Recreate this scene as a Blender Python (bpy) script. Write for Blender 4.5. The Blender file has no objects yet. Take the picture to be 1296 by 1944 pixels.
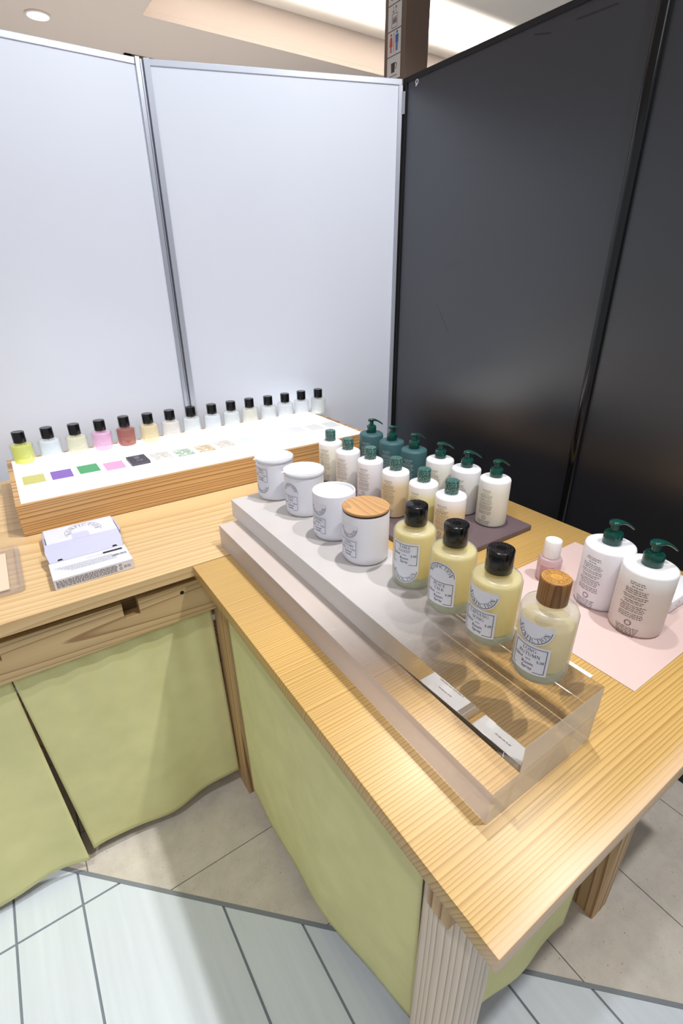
import bpy, bmesh, math, random
from mathutils import Vector, Matrix

random.seed(7)
PI = math.pi
S = 0.56            # metres per layout unit
ZF = 2.32           # layout units from the floor up to the camera
scn = bpy.context.scene
col = scn.collection


def P(x, y, z):
    """layout units (camera at 0,0,0) -> metres with the floor at z=0"""
    return Vector((x * S, y * S, (z + ZF) * S))


def lin(r, g, b):
    f = lambda c: (c / 255 / 12.92) if c / 255 <= 0.04045 else ((c / 255 + 0.055) / 1.055) ** 2.4
    return (f(r), f(g), f(b), 1.0)


# ------------------------------------------------------------------ camera
cam_d = bpy.data.cameras.new('camera')
cam_d.sensor_fit = 'VERTICAL'
cam_d.sensor_height = 36.0
cam_d.lens = 36.0 * 939.12 / 1944.0
cam_d.clip_start = 0.02
cam_d.clip_end = 100
cam = bpy.data.objects.new('camera', cam_d)
col.objects.link(cam)
PITCH, YAW, ROLL = 0.44415, 0.59294, 0.00898
fwd = Vector((math.sin(YAW) * math.cos(PITCH), math.cos(YAW) * math.cos(PITCH), -math.sin(PITCH)))
right = Vector((math.cos(YAW), -math.sin(YAW), 0))
up = right.cross(fwd)
r2 = right * math.cos(ROLL) - up * math.sin(ROLL)
u2 = right * math.sin(ROLL) + up * math.cos(ROLL)
M = Matrix((r2, u2, -fwd)).transposed().to_4x4()
M.translation = P(0, 0, 0)
cam.matrix_world = M
scn.camera = cam

# ------------------------------------------------------------------ light and exposure
scn.view_settings.view_transform = 'Standard'
scn.view_settings.look = 'None'
scn.view_settings.exposure = 0.0
scn.view_settings.gamma = 1.0
scn.view_settings.use_curve_mapping = False
world = bpy.data.worlds.new('world')
scn.world = world
world.use_nodes = True
wb = world.node_tree.nodes['Background']
wb.inputs[0].default_value = (0.90, 0.94, 1.0, 1)
wb.inputs[1].default_value = 0.44


def area_light(name, loc, target, power, size, color=(1, 1, 1), size_y=None, spread=180):
    d = bpy.data.lights.new(name, 'AREA')
    d.energy = power
    d.color = color
    d.size = size
    d.spread = math.radians(spread)
    if size_y:
        d.shape = 'RECTANGLE'
        d.size_y = size_y
    o = bpy.data.objects.new(name, d)
    o.location = loc
    o.rotation_euler = (target - loc).to_track_quat('-Z', 'Y').to_euler()
    col.objects.link(o)
    return o


def spot_light(name, loc, target, power, angle, blend=0.5, radius=0.03, color=(1, 1, 1)):
    d = bpy.data.lights.new(name, 'SPOT')
    d.energy = power
    d.color = color
    d.spot_size = math.radians(angle)
    d.spot_blend = blend
    d.shadow_soft_size = radius
    o = bpy.data.objects.new(name, d)
    o.location = loc
    o.rotation_euler = (target - loc).to_track_quat('-Z', 'Y').to_euler()
    col.objects.link(o)
    return o


area_light('ceiling_fill', P(2.5, 8.0, 0.0), P(2.5, 8.1, 3), 42, 3.5, (1, 0.95, 0.88))  # added fill, unseen behind the partition, to brighten the ceiling
# ceiling downlights of the sales floor (out of the frame, near the ceiling)
spot_light('spot_over_corner', P(1.5, 1.35, 2.95), P(-0.3, 1.5, -2), 140, 64, 0.9, 0.035, (1, 0.99, 0.98))
spot_light('spot_over_end', P(1.75, -0.35, 2.95), P(0.9, 0.5, -1), 110, 125, 0.2, 0.035, (1, 0.99, 0.98))
spot_light('spot_over_aisle', P(-0.9, 0.3, 2.95), P(0.0, 1.2, -2), 60, 70, 0.5, 0.04, (0.90, 0.95, 1))
spot_light('spot_wall_wash', P(0.9, 1.2, 2.95), P(1.15, 3.15, 0.6), 58, 75, 0.9, 0.10, (0.86, 0.92, 1))
area_light('ambient_fill', P(-1.2, -1.5, 2.95), P(0.4, 1.2, -1), 14, 1.4, (0.96, 0.98, 1))  # added area fill for soft ambient light, no fitting modelled


# ------------------------------------------------------------------ materials
def new_mat(name):
    m = bpy.data.materials.new(name)
    m.use_nodes = True
    nt = m.node_tree
    b = nt.nodes['Principled BSDF']
    return m, nt, b


def N(nt, typ, **kw):
    n = nt.nodes.new(typ)
    for k, v in kw.items():
        if k.startswith('i_'):
            n.inputs[int(k[2:])].default_value = v
        else:
            setattr(n, k, v)
    return n


def L(nt, a, b):
    nt.links.new(a, b)


def math_n(nt, op, a, b=None, c=None):
    n = nt.nodes.new('ShaderNodeMath')
    n.operation = op
    for i, v in enumerate((a, b, c)):
        if v is None:
            continue
        if isinstance(v, (int, float)):
            n.inputs[i].default_value = v
        else:
            nt.links.new(v, n.inputs[i])
    return n.outputs[0]


def ramp(nt, fac, stops):
    n = nt.nodes.new('ShaderNodeValToRGB')
    e = n.color_ramp.elements
    while len(e) > 1:
        e.remove(e[-1])
    e[0].position, e[0].color = stops[0]
    for p, c in stops[1:]:
        x = e.new(p)
        x.color = c
    nt.links.new(fac, n.inputs[0])
    return n.outputs[0]


def plain(name, c, rough=0.5, metal=0.0, spec=0.5, coat=0.0, trans=0.0, ior=1.45, sss=0.0, noise=0.0, nscale=30, bump=0.0):
    m, nt, b = new_mat(name)
    b.inputs['Base Color'].default_value = c
    b.inputs['Roughness'].default_value = rough
    b.inputs['Metallic'].default_value = metal
    b.inputs['Specular IOR Level'].default_value = spec
    b.inputs['Coat Weight'].default_value = coat
    b.inputs['Coat Roughness'].default_value = 0.05
    b.inputs['Transmission Weight'].default_value = trans
    b.inputs['IOR'].default_value = ior
    if sss:
        b.inputs['Subsurface Weight'].default_value = sss
        b.inputs['Subsurface Radius'].default_value = (0.01, 0.008, 0.006)
        b.inputs['Subsurface Scale'].default_value = 0.6
    if noise or bump:
        tc = N(nt, 'ShaderNodeTexCoord')
        nz = N(nt, 'ShaderNodeTexNoise')
        nz.inputs['Scale'].default_value = nscale
        nz.inputs['Detail'].default_value = 4
        L(nt, tc.outputs['Object'], nz.inputs['Vector'])
        if noise:
            lo = tuple(max(0, x * (1 - noise)) for x in c[:3]) + (1,)
            hi = tuple(min(1, x * (1 + noise)) for x in c[:3]) + (1,)
            L(nt, ramp(nt, nz.outputs['Fac'], [(0.3, lo), (0.7, hi)]), b.inputs['Base Color'])
        if bump:
            bp = N(nt, 'ShaderNodeBump')
            bp.inputs['Strength'].default_value = bump
            bp.inputs['Distance'].default_value = 0.002
            L(nt, nz.outputs['Fac'], bp.inputs['Height'])
            L(nt, bp.outputs['Normal'], b.inputs['Normal'])
    return m


def wood(name, axis, light, dark, freq=120.0, centre=(0.2, -0.15), tilt=0.03, amp=0.03, rough=0.42, sharp=0.62, coarse=1.6, contrast=1.0, sap=None):
    """growth rings cut by the surface: rings run round `axis`; centre = pith in the two other axes (metres, object space)"""
    m, nt, b = new_mat(name)
    tc = N(nt, 'ShaderNodeTexCoord')
    sep = N(nt, 'ShaderNodeSeparateXYZ')
    L(nt, tc.outputs['Object'], sep.inputs[0])
    a = {'X': 0, 'Y': 1, 'Z': 2}[axis]
    o = [i for i in range(3) if i != a]
    al = sep.outputs[a]
    p = math_n(nt, 'SUBTRACT', sep.outputs[o[0]], centre[0])
    q = math_n(nt, 'SUBTRACT', sep.outputs[o[1]], centre[1])
    p = math_n(nt, 'ADD', p, math_n(nt, 'MULTIPLY', al, tilt))
    comb = N(nt, 'ShaderNodeCombineXYZ')
    L(nt, math_n(nt, 'MULTIPLY', al, 0.35), comb.inputs[a])
    L(nt, p, comb.inputs[o[0]])
    L(nt, q, comb.inputs[o[1]])
    nz = N(nt, 'ShaderNodeTexNoise')
    nz.inputs['Scale'].default_value = coarse * 2.2
    nz.inputs['Detail'].default_value = 1.5
    L(nt, comb.outputs[0], nz.inputs['Vector'])
    r = math_n(nt, 'SQRT', math_n(nt, 'ADD', math_n(nt, 'MULTIPLY', p, p), math_n(nt, 'MULTIPLY', q, q)))
    r = math_n(nt, 'ADD', r, math_n(nt, 'MULTIPLY', nz.outputs['Fac'], amp))
    n1 = N(nt, 'ShaderNodeTexNoise', noise_dimensions='1D')
    n1.inputs['Scale'].default_value = freq * 0.22
    n1.inputs['Detail'].default_value = 2
    L(nt, r, n1.inputs['W'])
    r = math_n(nt, 'ADD', r, math_n(nt, 'MULTIPLY', n1.outputs['Fac'], 2.2 / freq))
    fr = math_n(nt, 'FRACT', math_n(nt, 'MULTIPLY', r, freq))
    mid = tuple(light[i] * 0.72 + dark[i] * 0.28 for i in range(3)) + (1,)
    dk = tuple(light[i] * (1 - contrast) + dark[i] * contrast for i in range(3)) + (1,)
    c = ramp(nt, fr, [(0.0, light), (sharp, mid), (0.88, dk), (0.95, dk), (1.0, light)])
    # slow colour drift and fine fibres along the grain
    comb2 = N(nt, 'ShaderNodeCombineXYZ')
    L(nt, math_n(nt, 'MULTIPLY', al, 6.0), comb2.inputs[a])
    L(nt, math_n(nt, 'MULTIPLY', p, 260.0), comb2.inputs[o[0]])
    L(nt, math_n(nt, 'MULTIPLY', q, 260.0), comb2.inputs[o[1]])
    nf = N(nt, 'ShaderNodeTexNoise')
    nf.inputs['Scale'].default_value = 1.0
    nf.inputs['Detail'].default_value = 2
    L(nt, comb2.outputs[0], nf.inputs['Vector'])
    nd = N(nt, 'ShaderNodeTexNoise')
    nd.inputs['Scale'].default_value = 9.0
    nd.inputs['Detail'].default_value = 1
    L(nt, comb.outputs[0], nd.inputs['Vector'])
    v = math_n(nt, 'ADD', math_n(nt, 'MULTIPLY', nf.outputs['Fac'], 0.14), math_n(nt, 'MULTIPLY', nd.outputs['Fac'], 0.26))
    v = math_n(nt, 'ADD', v, 0.80)
    mx = N(nt, 'ShaderNodeMix', data_type='RGBA', blend_type='MULTIPLY')
    mx.inputs['Factor'].default_value = 1.0
    L(nt, c, mx.inputs['A'])
    L(nt, v, mx.inputs['B'])
    out = mx.outputs['Result']
    if sap:
        # pale sapwood along one edge of the board
        mr = N(nt, 'ShaderNodeMapRange')
        mr.inputs['From Min'].default_value = sap[0]
        mr.inputs['From Max'].default_value = sap[1]
        mr.inputs['To Min'].default_value = 0.8
        mr.inputs['To Max'].default_value = 0.0
        L(nt, sep.outputs[o[0]], mr.inputs['Value'])
        ms = N(nt, 'ShaderNodeMix', data_type='RGBA')
        L(nt, mr.outputs[0], ms.inputs['Factor'])
        L(nt, out, ms.inputs['A'])
        ms.inputs['B'].default_value = lin(226, 194, 160)
        out = ms.outputs['Result']
    L(nt, out, b.inputs['Base Color'])
    b.inputs['Roughness'].default_value = rough
    bp = N(nt, 'ShaderNodeBump')
    bp.inputs['Strength'].default_value = 0.15
    bp.inputs['Distance'].default_value = 0.001
    L(nt, fr, bp.inputs['Height'])
    L(nt, bp.outputs['Normal'], b.inputs['Normal'])
    return m


def stone(name, c, speck, rough=0.45, vein=0.12):
    m, nt, b = new_mat(name)
    tc = N(nt, 'ShaderNodeTexCoord')
    geo = N(nt, 'ShaderNodeNewGeometry')
    n1 = N(nt, 'ShaderNodeTexNoise')
    n1.inputs['Scale'].default_value = 14
    n1.inputs['Detail'].default_value = 6
    n1.inputs['Roughness'].default_value = 0.7
    L(nt, tc.outputs['Object'], n1.inputs['Vector'])
    lo = tuple(x * (1 - vein) for x in c[:3]) + (1,)
    hi = tuple(min(1, x * (1 + vein)) for x in c[:3]) + (1,)
    base = ramp(nt, n1.outputs['Fac'], [(0.3, lo), (0.7, hi)])
    n2 = N(nt, 'ShaderNodeTexNoise')
    n2.inputs['Scale'].default_value = 190
    n2.inputs['Detail'].default_value = 2
    L(nt, tc.outputs['Object'], n2.inputs['Vector'])
    f2 = ramp(nt, n2.outputs['Fac'], [(0.66, (0, 0, 0, 1)), (0.74, (1, 1, 1, 1))])
    mx = N(nt, 'ShaderNodeMix', data_type='RGBA')
    L(nt, math_n(nt, 'MULTIPLY', f2, 0.55), mx.inputs['Factor'])
    L(nt, base, mx.inputs['A'])
    mx.inputs['B'].default_value = speck
    L(nt, mx.outputs['Result'], b.inputs['Base Color'])
    b.inputs['Roughness'].default_value = rough
    return m


def streak_tile(name, c):
    m, nt, b = new_mat(name)
    tc = N(nt, 'ShaderNodeTexCoord')
    mp = N(nt, 'ShaderNodeMapping')
    mp.inputs['Scale'].default_value = (60, 3, 1)
    L(nt, tc.outputs['Object'], mp.inputs['Vector'])
    nz = N(nt, 'ShaderNodeTexNoise')
    nz.inputs['Scale'].default_value = 1
    nz.inputs['Detail'].default_value = 4
    L(nt, mp.outputs[0], nz.inputs['Vector'])
    lo = tuple(x * 0.92 for x in c[:3]) + (1,)
    L(nt, ramp(nt, nz.outputs['Fac'], [(0.3, lo), (0.7, c)]), b.inputs['Base Color'])
    b.inputs['Roughness'].default_value = 0.38
    return m


def speckle(name, c, dot, rough=0.3, scale=420):
    m, nt, b = new_mat(name)
    tc = N(nt, 'ShaderNodeTexCoord')
    vo = N(nt, 'ShaderNodeTexVoronoi')
    vo.inputs['Scale'].default_value = scale
    L(nt, tc.outputs['Object'], vo.inputs['Vector'])
    nz = N(nt, 'ShaderNodeTexNoise')
    nz.inputs['Scale'].default_value = scale * 0.6
    L(nt, tc.outputs['Object'], nz.inputs['Vector'])
    f = math_n(nt, 'MULTIPLY', math_n(nt, 'LESS_THAN', vo.outputs['Distance'], 0.36), math_n(nt, 'GREATER_THAN', nz.outputs['Fac'], 0.5))
    mx = N(nt, 'ShaderNodeMix', data_type='RGBA')
    L(nt, f, mx.inputs['Factor'])
    mx.inputs['A'].default_value = c
    mx.inputs['B'].default_value = dot
    L(nt, mx.outputs['Result'], b.inputs['Base Color'])
    b.inputs['Roughness'].default_value = rough
    return m


def emission(name, c, s):
    m = bpy.data.materials.new(name)
    m.use_nodes = True
    nt = m.node_tree
    nt.nodes.clear()
    e = N(nt, 'ShaderNodeEmission')
    e.inputs[0].default_value = c
    e.inputs[1].default_value = s
    o = N(nt, 'ShaderNodeOutputMaterial')
    L(nt, e.outputs[0], o.inputs[0])
    return m


def clear_plastic(name, tint=(0.97, 0.97, 0.97, 1), milk=0.0, milk_c=(0.8, 0.8, 0.8, 1), rough=0.05, ior=1.45, transl=0.0):
    """thin clear plastic or glass: see-through body with a Fresnel gloss, optional milkiness"""
    m = bpy.data.materials.new(name)
    m.use_nodes = True
    nt = m.node_tree
    nt.nodes.clear()
    t = N(nt, 'ShaderNodeBsdfTransparent')
    t.inputs[0].default_value = tint
    d = N(nt, 'ShaderNodeBsdfDiffuse')
    d.inputs[0].default_value = milk_c
    g = N(nt, 'ShaderNodeBsdfGlossy')
    g.inputs['Roughness'].default_value = rough
    fr = N(nt, 'ShaderNodeFresnel')
    geo = N(nt, 'ShaderNodeNewGeometry')
    L(nt, math_n(nt, 'MULTIPLY_ADD', geo.outputs['Backfacing'], 1.0 / ior - ior, ior), fr.inputs[0])
    m1 = N(nt, 'ShaderNodeMixShader')
    m1.inputs[0].default_value = milk
    L(nt, t.outputs[0], m1.inputs[1])
    L(nt, d.outputs[0], m1.inputs[2])
    if transl:
        tl_ = N(nt, 'ShaderNodeBsdfTranslucent')
        tl_.inputs[0].default_value = milk_c
        m0 = N(nt, 'ShaderNodeMixShader')
        m0.inputs[0].default_value = transl
        L(nt, d.outputs[0], m0.inputs[1])
        L(nt, tl_.outputs[0], m0.inputs[2])
        L(nt, m0.outputs[0], m1.inputs[2])
    m2 = N(nt, 'ShaderNodeMixShader')
    L(nt, fr.outputs[0], m2.inputs[0])
    L(nt, m1.outputs[0], m2.inputs[1])
    L(nt, g.outputs[0], m2.inputs[2])
    o = N(nt, 'ShaderNodeOutputMaterial')
    L(nt, m2.outputs[0], o.inputs[0])
    return m


def acrylic_block(name, y0, y1, milk_c, milk_max=0.86, side=False):
    """cast acrylic, milky at the far end and fading to clear towards the near end (object Y from y0 clear to y1 milky)"""
    m = bpy.data.materials.new(name)
    m.use_nodes = True
    nt = m.node_tree
    nt.nodes.clear()
    tc = N(nt, 'ShaderNodeTexCoord')
    sep = N(nt, 'ShaderNodeSeparateXYZ')
    L(nt, tc.outputs['Object'], sep.inputs[0])
    mr = N(nt, 'ShaderNodeMapRange', interpolation_type='SMOOTHSTEP')
    mr.inputs['From Min'].default_value = y0
    mr.inputs['From Max'].default_value = y1
    mr.inputs['To Min'].default_value = 0.012
    mr.inputs['To Max'].default_value = milk_max
    L(nt, sep.outputs[1], mr.inputs['Value'])
    g = N(nt, 'ShaderNodeBsdfTransparent')
    g.inputs[0].default_value = (0.985, 0.98, 0.975, 1)
    d = N(nt, 'ShaderNodeBsdfDiffuse')
    d.inputs[0].default_value = milk_c
    m1 = N(nt, 'ShaderNodeMixShader')
    L(nt, mr.outputs[0], m1.inputs[0])
    L(nt, g.outputs[0], m1.inputs[1])
    L(nt, d.outputs[0], m1.inputs[2])
    o = N(nt, 'ShaderNodeOutputMaterial')
    if side:
        g2 = N(nt, 'ShaderNodeBsdfGlass')
        g2.inputs['Color'].default_value = (0.985, 0.98, 0.975, 1)
        g2.inputs['Roughness'].default_value = 0.0
        g2.inputs['IOR'].default_value = 1.45
        L(nt, g2.outputs[0], m1.inputs[1])
        L(nt, m1.outputs[0], o.inputs[0])
        return m
    # flat faces: light goes straight through; from inside they mirror beyond a critical angle
    gl = N(nt, 'ShaderNodeBsdfGlossy')
    gl.inputs['Roughness'].default_value = 0.0
    fr = N(nt, 'ShaderNodeFresnel')
    geo = N(nt, 'ShaderNodeNewGeometry')
    L(nt, math_n(nt, 'MULTIPLY_ADD', geo.outputs['Backfacing'], 1.17 - 1.42, 1.42), fr.inputs[0])
    m2 = N(nt, 'ShaderNodeMixShader')
    L(nt, fr.outputs[0], m2.inputs[0])
    L(nt, m1.outputs[0], m2.inputs[1])
    L(nt, gl.outputs[0], m2.inputs[2])
    L(nt, m2.outputs[0], o.inputs[0])
    return m


def level_plastic(name, top, body, level, soft, rough=0.42, bottom=None):
    """translucent plastic: the liquid inside tints it below `level` (object z, metres)"""
    m, nt, b = new_mat(name)
    tc = N(nt, 'ShaderNodeTexCoord')
    sep = N(nt, 'ShaderNodeSeparateXYZ')
    L(nt, tc.outputs['Object'], sep.inputs[0])
    z = math_n(nt, 'DIVIDE', sep.outputs[2], 0.15)
    st = [(0.0, bottom or body), (0.12, body), (max(0.13, (level - soft) / 0.15), body), (min(1, (level + soft) / 0.15), top)]
    L(nt, ramp(nt, z, st), b.inputs['Base Color'])
    b.inputs['Roughness'].default_value = rough
    b.inputs['Subsurface Weight'].default_value = 0.25
    b.inputs['Subsurface Radius'].default_value = (0.012, 0.010, 0.008)
    b.inputs['Subsurface Scale'].default_value = 0.5
    return m


WL, WD = lin(236, 204, 148), lin(190, 138, 78)
M_top_right = wood('cedar_top_near', 'X', lin(208, 172, 104), lin(162, 118, 60), 200, (-0.85, 0.50), 0.02, 0.03, 0.36, 0.62, 1.6, 0.75, (-0.409, -0.385))
M_top_left = wood('cedar_top_far', 'X', lin(220, 190, 140), lin(192, 150, 100), 80, (-0.05, 0.45), 0.05, 0.06, 0.38, 0.5, 1.2, 0.7)
M_apron = wood('cedar_apron', 'X', lin(210, 182, 132), lin(140, 92, 52), 150, (-0.345, 0.645), 0.03, 0.02, 0.5, 0.76, 1.3, 0.75)
M_leg = wood('cedar_leg', 'Z', lin(212, 178, 128), lin(150, 104, 62), 80, (-0.11, -0.06), 0.01, 0.03, 0.5)
M_leg_pale = wood('cedar_leg_pale', 'Z', lin(236, 222, 202), lin(158, 120, 94), 120, (-0.10, -0.62), 0.01, 0.02, 0.5, 0.75, 1.6, 0.7)
M_light_box = wood('cedar_light_box', 'X', lin(206, 166, 112), lin(150, 100, 56), 150, (0.02, -0.30), 0.012, 0.03, 0.42)
M_oak = wood('oak_lid', 'Y', lin(196, 152, 100), lin(150, 104, 62), 210, (-0.10, -0.08), 0.05, 0.06, 0.45, 0.6, 5, 0.6)
M_cap_wood = wood('walnut_cap', 'Z', lin(150, 104, 56), lin(104, 66, 32), 300, (-0.05, -0.05), 0.02, 0.01, 0.4)
M_cap_wood_top = plain('cap_wood_top', lin(186, 136, 66), 0.45, noise=0.12, nscale=120)
M_cloth = plain('lime_linen', lin(226, 222, 164), 0.85, spec=0.2, noise=0.05, nscale=14, bump=0.5)
M_white_panel = plain('white_panel_laminate', lin(217, 222, 234), 0.42, spec=0.4, noise=0.012, nscale=3)
M_alu = plain('brushed_aluminium', lin(186, 190, 202), 0.35, metal=0.6)
M_alu_dark = plain('aluminium_groove', lin(120, 124, 136), 0.35, metal=0.9)
M_black_strip = plain('black_gloss_strip', lin(14, 14, 17), 0.12, spec=0.6)
M_black_edge = plain('black_edge_band', lin(24, 24, 25), 0.4)
M_tape = clear_plastic('clear_tape', (0.9, 0.92, 0.95, 1), 0.45, lin(190, 195, 205), 0.2)
M_ceiling = plain('ceiling_paint', lin(222, 208, 198), 0.8, spec=0.2)
M_coffer = plain('coffer_paint', lin(250, 242, 232), 0.8, spec=0.2)
M_sign_metal = plain('brown_sign_metal', lin(122, 102, 88), 0.45, noise=0.05, nscale=200)
M_sign_white = plain('sign_plate', lin(232, 226, 222), 0.5)
M_ink = plain('ink_black', lin(40, 38, 40), 0.6)
M_ink_grey = plain('ink_grey', lin(105, 105, 112), 0.6)
M_ink_soft = plain('ink_soft_grey', lin(118, 116, 110), 0.6)
M_ink_white = plain('ink_white', lin(190, 206, 204), 0.6)
M_ink_red = plain('ink_red', lin(226, 84, 62), 0.6)
M_ink_rose = plain('ink_rose', lin(196, 100, 104), 0.6)
M_ink_blue = plain('ink_blue', lin(72, 112, 178), 0.6)
M_ink_brown = plain('ink_brown', lin(84, 66, 56), 0.6)
M_emboss = plain('embossed_black', lin(64, 62, 62), 0.35)
M_cap_black = plain('gloss_black_cap', lin(16, 15, 16), 0.16, spec=0.6)
M_label = plain('label_paper', lin(226, 228, 238), 0.55)
M_label_white = plain('label_on_ceramic', lin(222, 222, 234), 0.5)
M_ceramic = plain('white_ceramic', lin(226, 225, 232), 0.38, spec=0.4)
M_wax = plain('candle_wax', lin(236, 235, 232), 0.4, sss=0.2)
M_dust_lid = clear_plastic('frosted_lid', (0.9, 0.9, 0.92, 1), 0.75, lin(232, 232, 238), 0.25)
M_black_liner = plain('lid_liner', lin(50, 34, 24), 0.6)
M_glass = plain('clear_glass', (0.98, 0.99, 0.99, 1), 0.01, trans=1.0, ior=1.45)
M_frost = clear_plastic('frosted_glass', (0.97, 0.98, 0.96, 1), 0.36, lin(240, 240, 230), 0.32, 1.4, 0.5)
M_frost_base = clear_plastic('frosted_glass_base', (0.93, 0.97, 0.95, 1), 0.6, lin(214, 226, 212), 0.30, 1.2, 0.4)
M_spray_liq = clear_plastic('amber_spray', (0.96, 0.9, 0.6, 1), 0.85, lin(255, 240, 168), 0.3, 1.15, 0.5)
M_spray_liq2 = clear_plastic('pale_amber_spray', (0.96, 0.9, 0.7, 1), 0.78, lin(252, 238, 196), 0.3, 1.15, 0.5)
M_pump_green = speckle('speckled_green_pump', lin(12, 66, 58), lin(20, 92, 80), 0.14, 900)
M_cap_green = speckle('terrazzo_green_cap', lin(30, 84, 78), lin(190, 206, 200), 0.35, 620)
M_bottle_green = plain('matte_teal_plastic', lin(62, 98, 102), 0.5, sss=0.05)
M_bottle_white = level_plastic('white_plastic', lin(238, 238, 244), lin(230, 229, 228), 0.10, 0.012)
M_bottle_white2 = level_plastic('white_plastic_clean', lin(238, 237, 244), lin(232, 230, 238), 0.09, 0.02)
M_bottle_ivory = level_plastic('ivory_plastic', lin(240, 240, 240), lin(233, 231, 218), 0.098, 0.012)
M_bottle_cream = level_plastic('cream_plastic', lin(242, 240, 242), lin(228, 208, 172), 0.092, 0.012)
M_bottle_yellow = level_plastic('yellow_plastic', lin(242, 240, 240), lin(230, 224, 164), 0.092, 0.012)
M_bottle_milky = level_plastic('milky_plastic', lin(236, 237, 238), lin(218, 208, 204), 0.100, 0.012, bottom=lin(212, 196, 186))
M_pump_white = level_plastic('white_pump_plastic', lin(238, 238, 246), lin(232, 229, 238), 0.09, 0.02)
M_rose_liq = clear_plastic('rose_plastic', (0.97, 0.86, 0.87, 1), 0.55, lin(232, 206, 210), 0.2)
M_white_cap = plain('white_cap', lin(242, 240, 240), 0.45)
M_slate = plain('purple_slate', lin(104, 88, 92), 0.45, noise=0.1, nscale=9, bump=0.1)
M_pink = plain('pink_sheet', lin(218, 192, 186), 0.5, noise=0.02, nscale=6)
M_card = plain('white_card', lin(244, 242, 242), 0.6)
M_carton = plain('white_carton', lin(214, 215, 226), 0.5)
M_carton_in = plain('carton_inside', lin(188, 188, 210), 0.6)
M_wrap = plain('soap_wrap_paper', lin(240, 240, 246), 0.5)
M_soap = plain('cream_soap', lin(238, 228, 200), 0.4, sss=0.2)
M_tray = clear_plastic('clear_tray_plastic', (0.95, 0.94, 0.93, 1), 0.10, lin(226, 214, 206), 0.05)
M_tray_in = plain('tray_insert', lin(232, 202, 176), 0.5)
M_lamp = emission('lamp_lens', (1, 0.97, 0.92, 1), 6)
M_lightpanel = emission('light_panel_acrylic', (1, 1, 1, 1), 2.3)
M_lamp_rim = plain('lamp_rim', lin(225, 214, 206), 0.5)
M_grout = plain('grout', lin(132, 140, 148), 0.8)
M_border = plain('border_strip', lin(136, 142, 148), 0.5)
M_tile = streak_tile('white_plank_tile', lin(226, 235, 243))
M_stone = stone('beige_limestone', lin(216, 208, 196), lin(104, 88, 74))
M_dark = plain('dark_gap', lin(20, 16, 12), 0.9)


def black_panel_mat():
    m, nt, b = new_mat('black_panel_laminate')
    b.inputs['Base Color'].default_value = lin(20, 24, 36)
    b.inputs['Roughness'].default_value = 0.34
    b.inputs['Specular IOR Level'].default_value = 0.9
    b.inputs['IOR'].default_value = 1.65
    return m


M_black_panel = black_panel_mat()

# ------------------------------------------------------------------ mesh helpers (layout units in, metres out)


def link_mesh(name, verts, faces, mat, parent=None, loc=None, smooth=False, mats=None, fmat=None):
    me = bpy.data.meshes.new(name)
    me.from_pydata([(v[0] * S, v[1] * S, v[2] * S) for v in verts], [], faces)
    for mm in (mats or [mat]):
        me.materials.append(mm)
    if fmat:
        for p, i in zip(me.polygons, fmat):
            p.material_index = i
    if smooth:
        for p in me.polygons:
            p.use_smooth = True
    me.update()
    o = bpy.data.objects.new(name, me)
    col.objects.link(o)
    if parent:
        o.parent = parent
    if loc is not None:
        o.location = loc
    return o


def smooth_angle(o, deg=40):
    me = o.data
    bm = bmesh.new()
    bm.from_mesh(me)
    bmesh.ops.recalc_face_normals(bm, faces=bm.faces)
    for f in bm.faces:
        f.smooth = True
    lim = math.radians(deg)
    for e in bm.edges:
        if len(e.link_faces) == 2 and e.calc_face_angle(0) > lim:
            e.smooth = False
    bm.to_mesh(me)
    bm.free()


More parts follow.
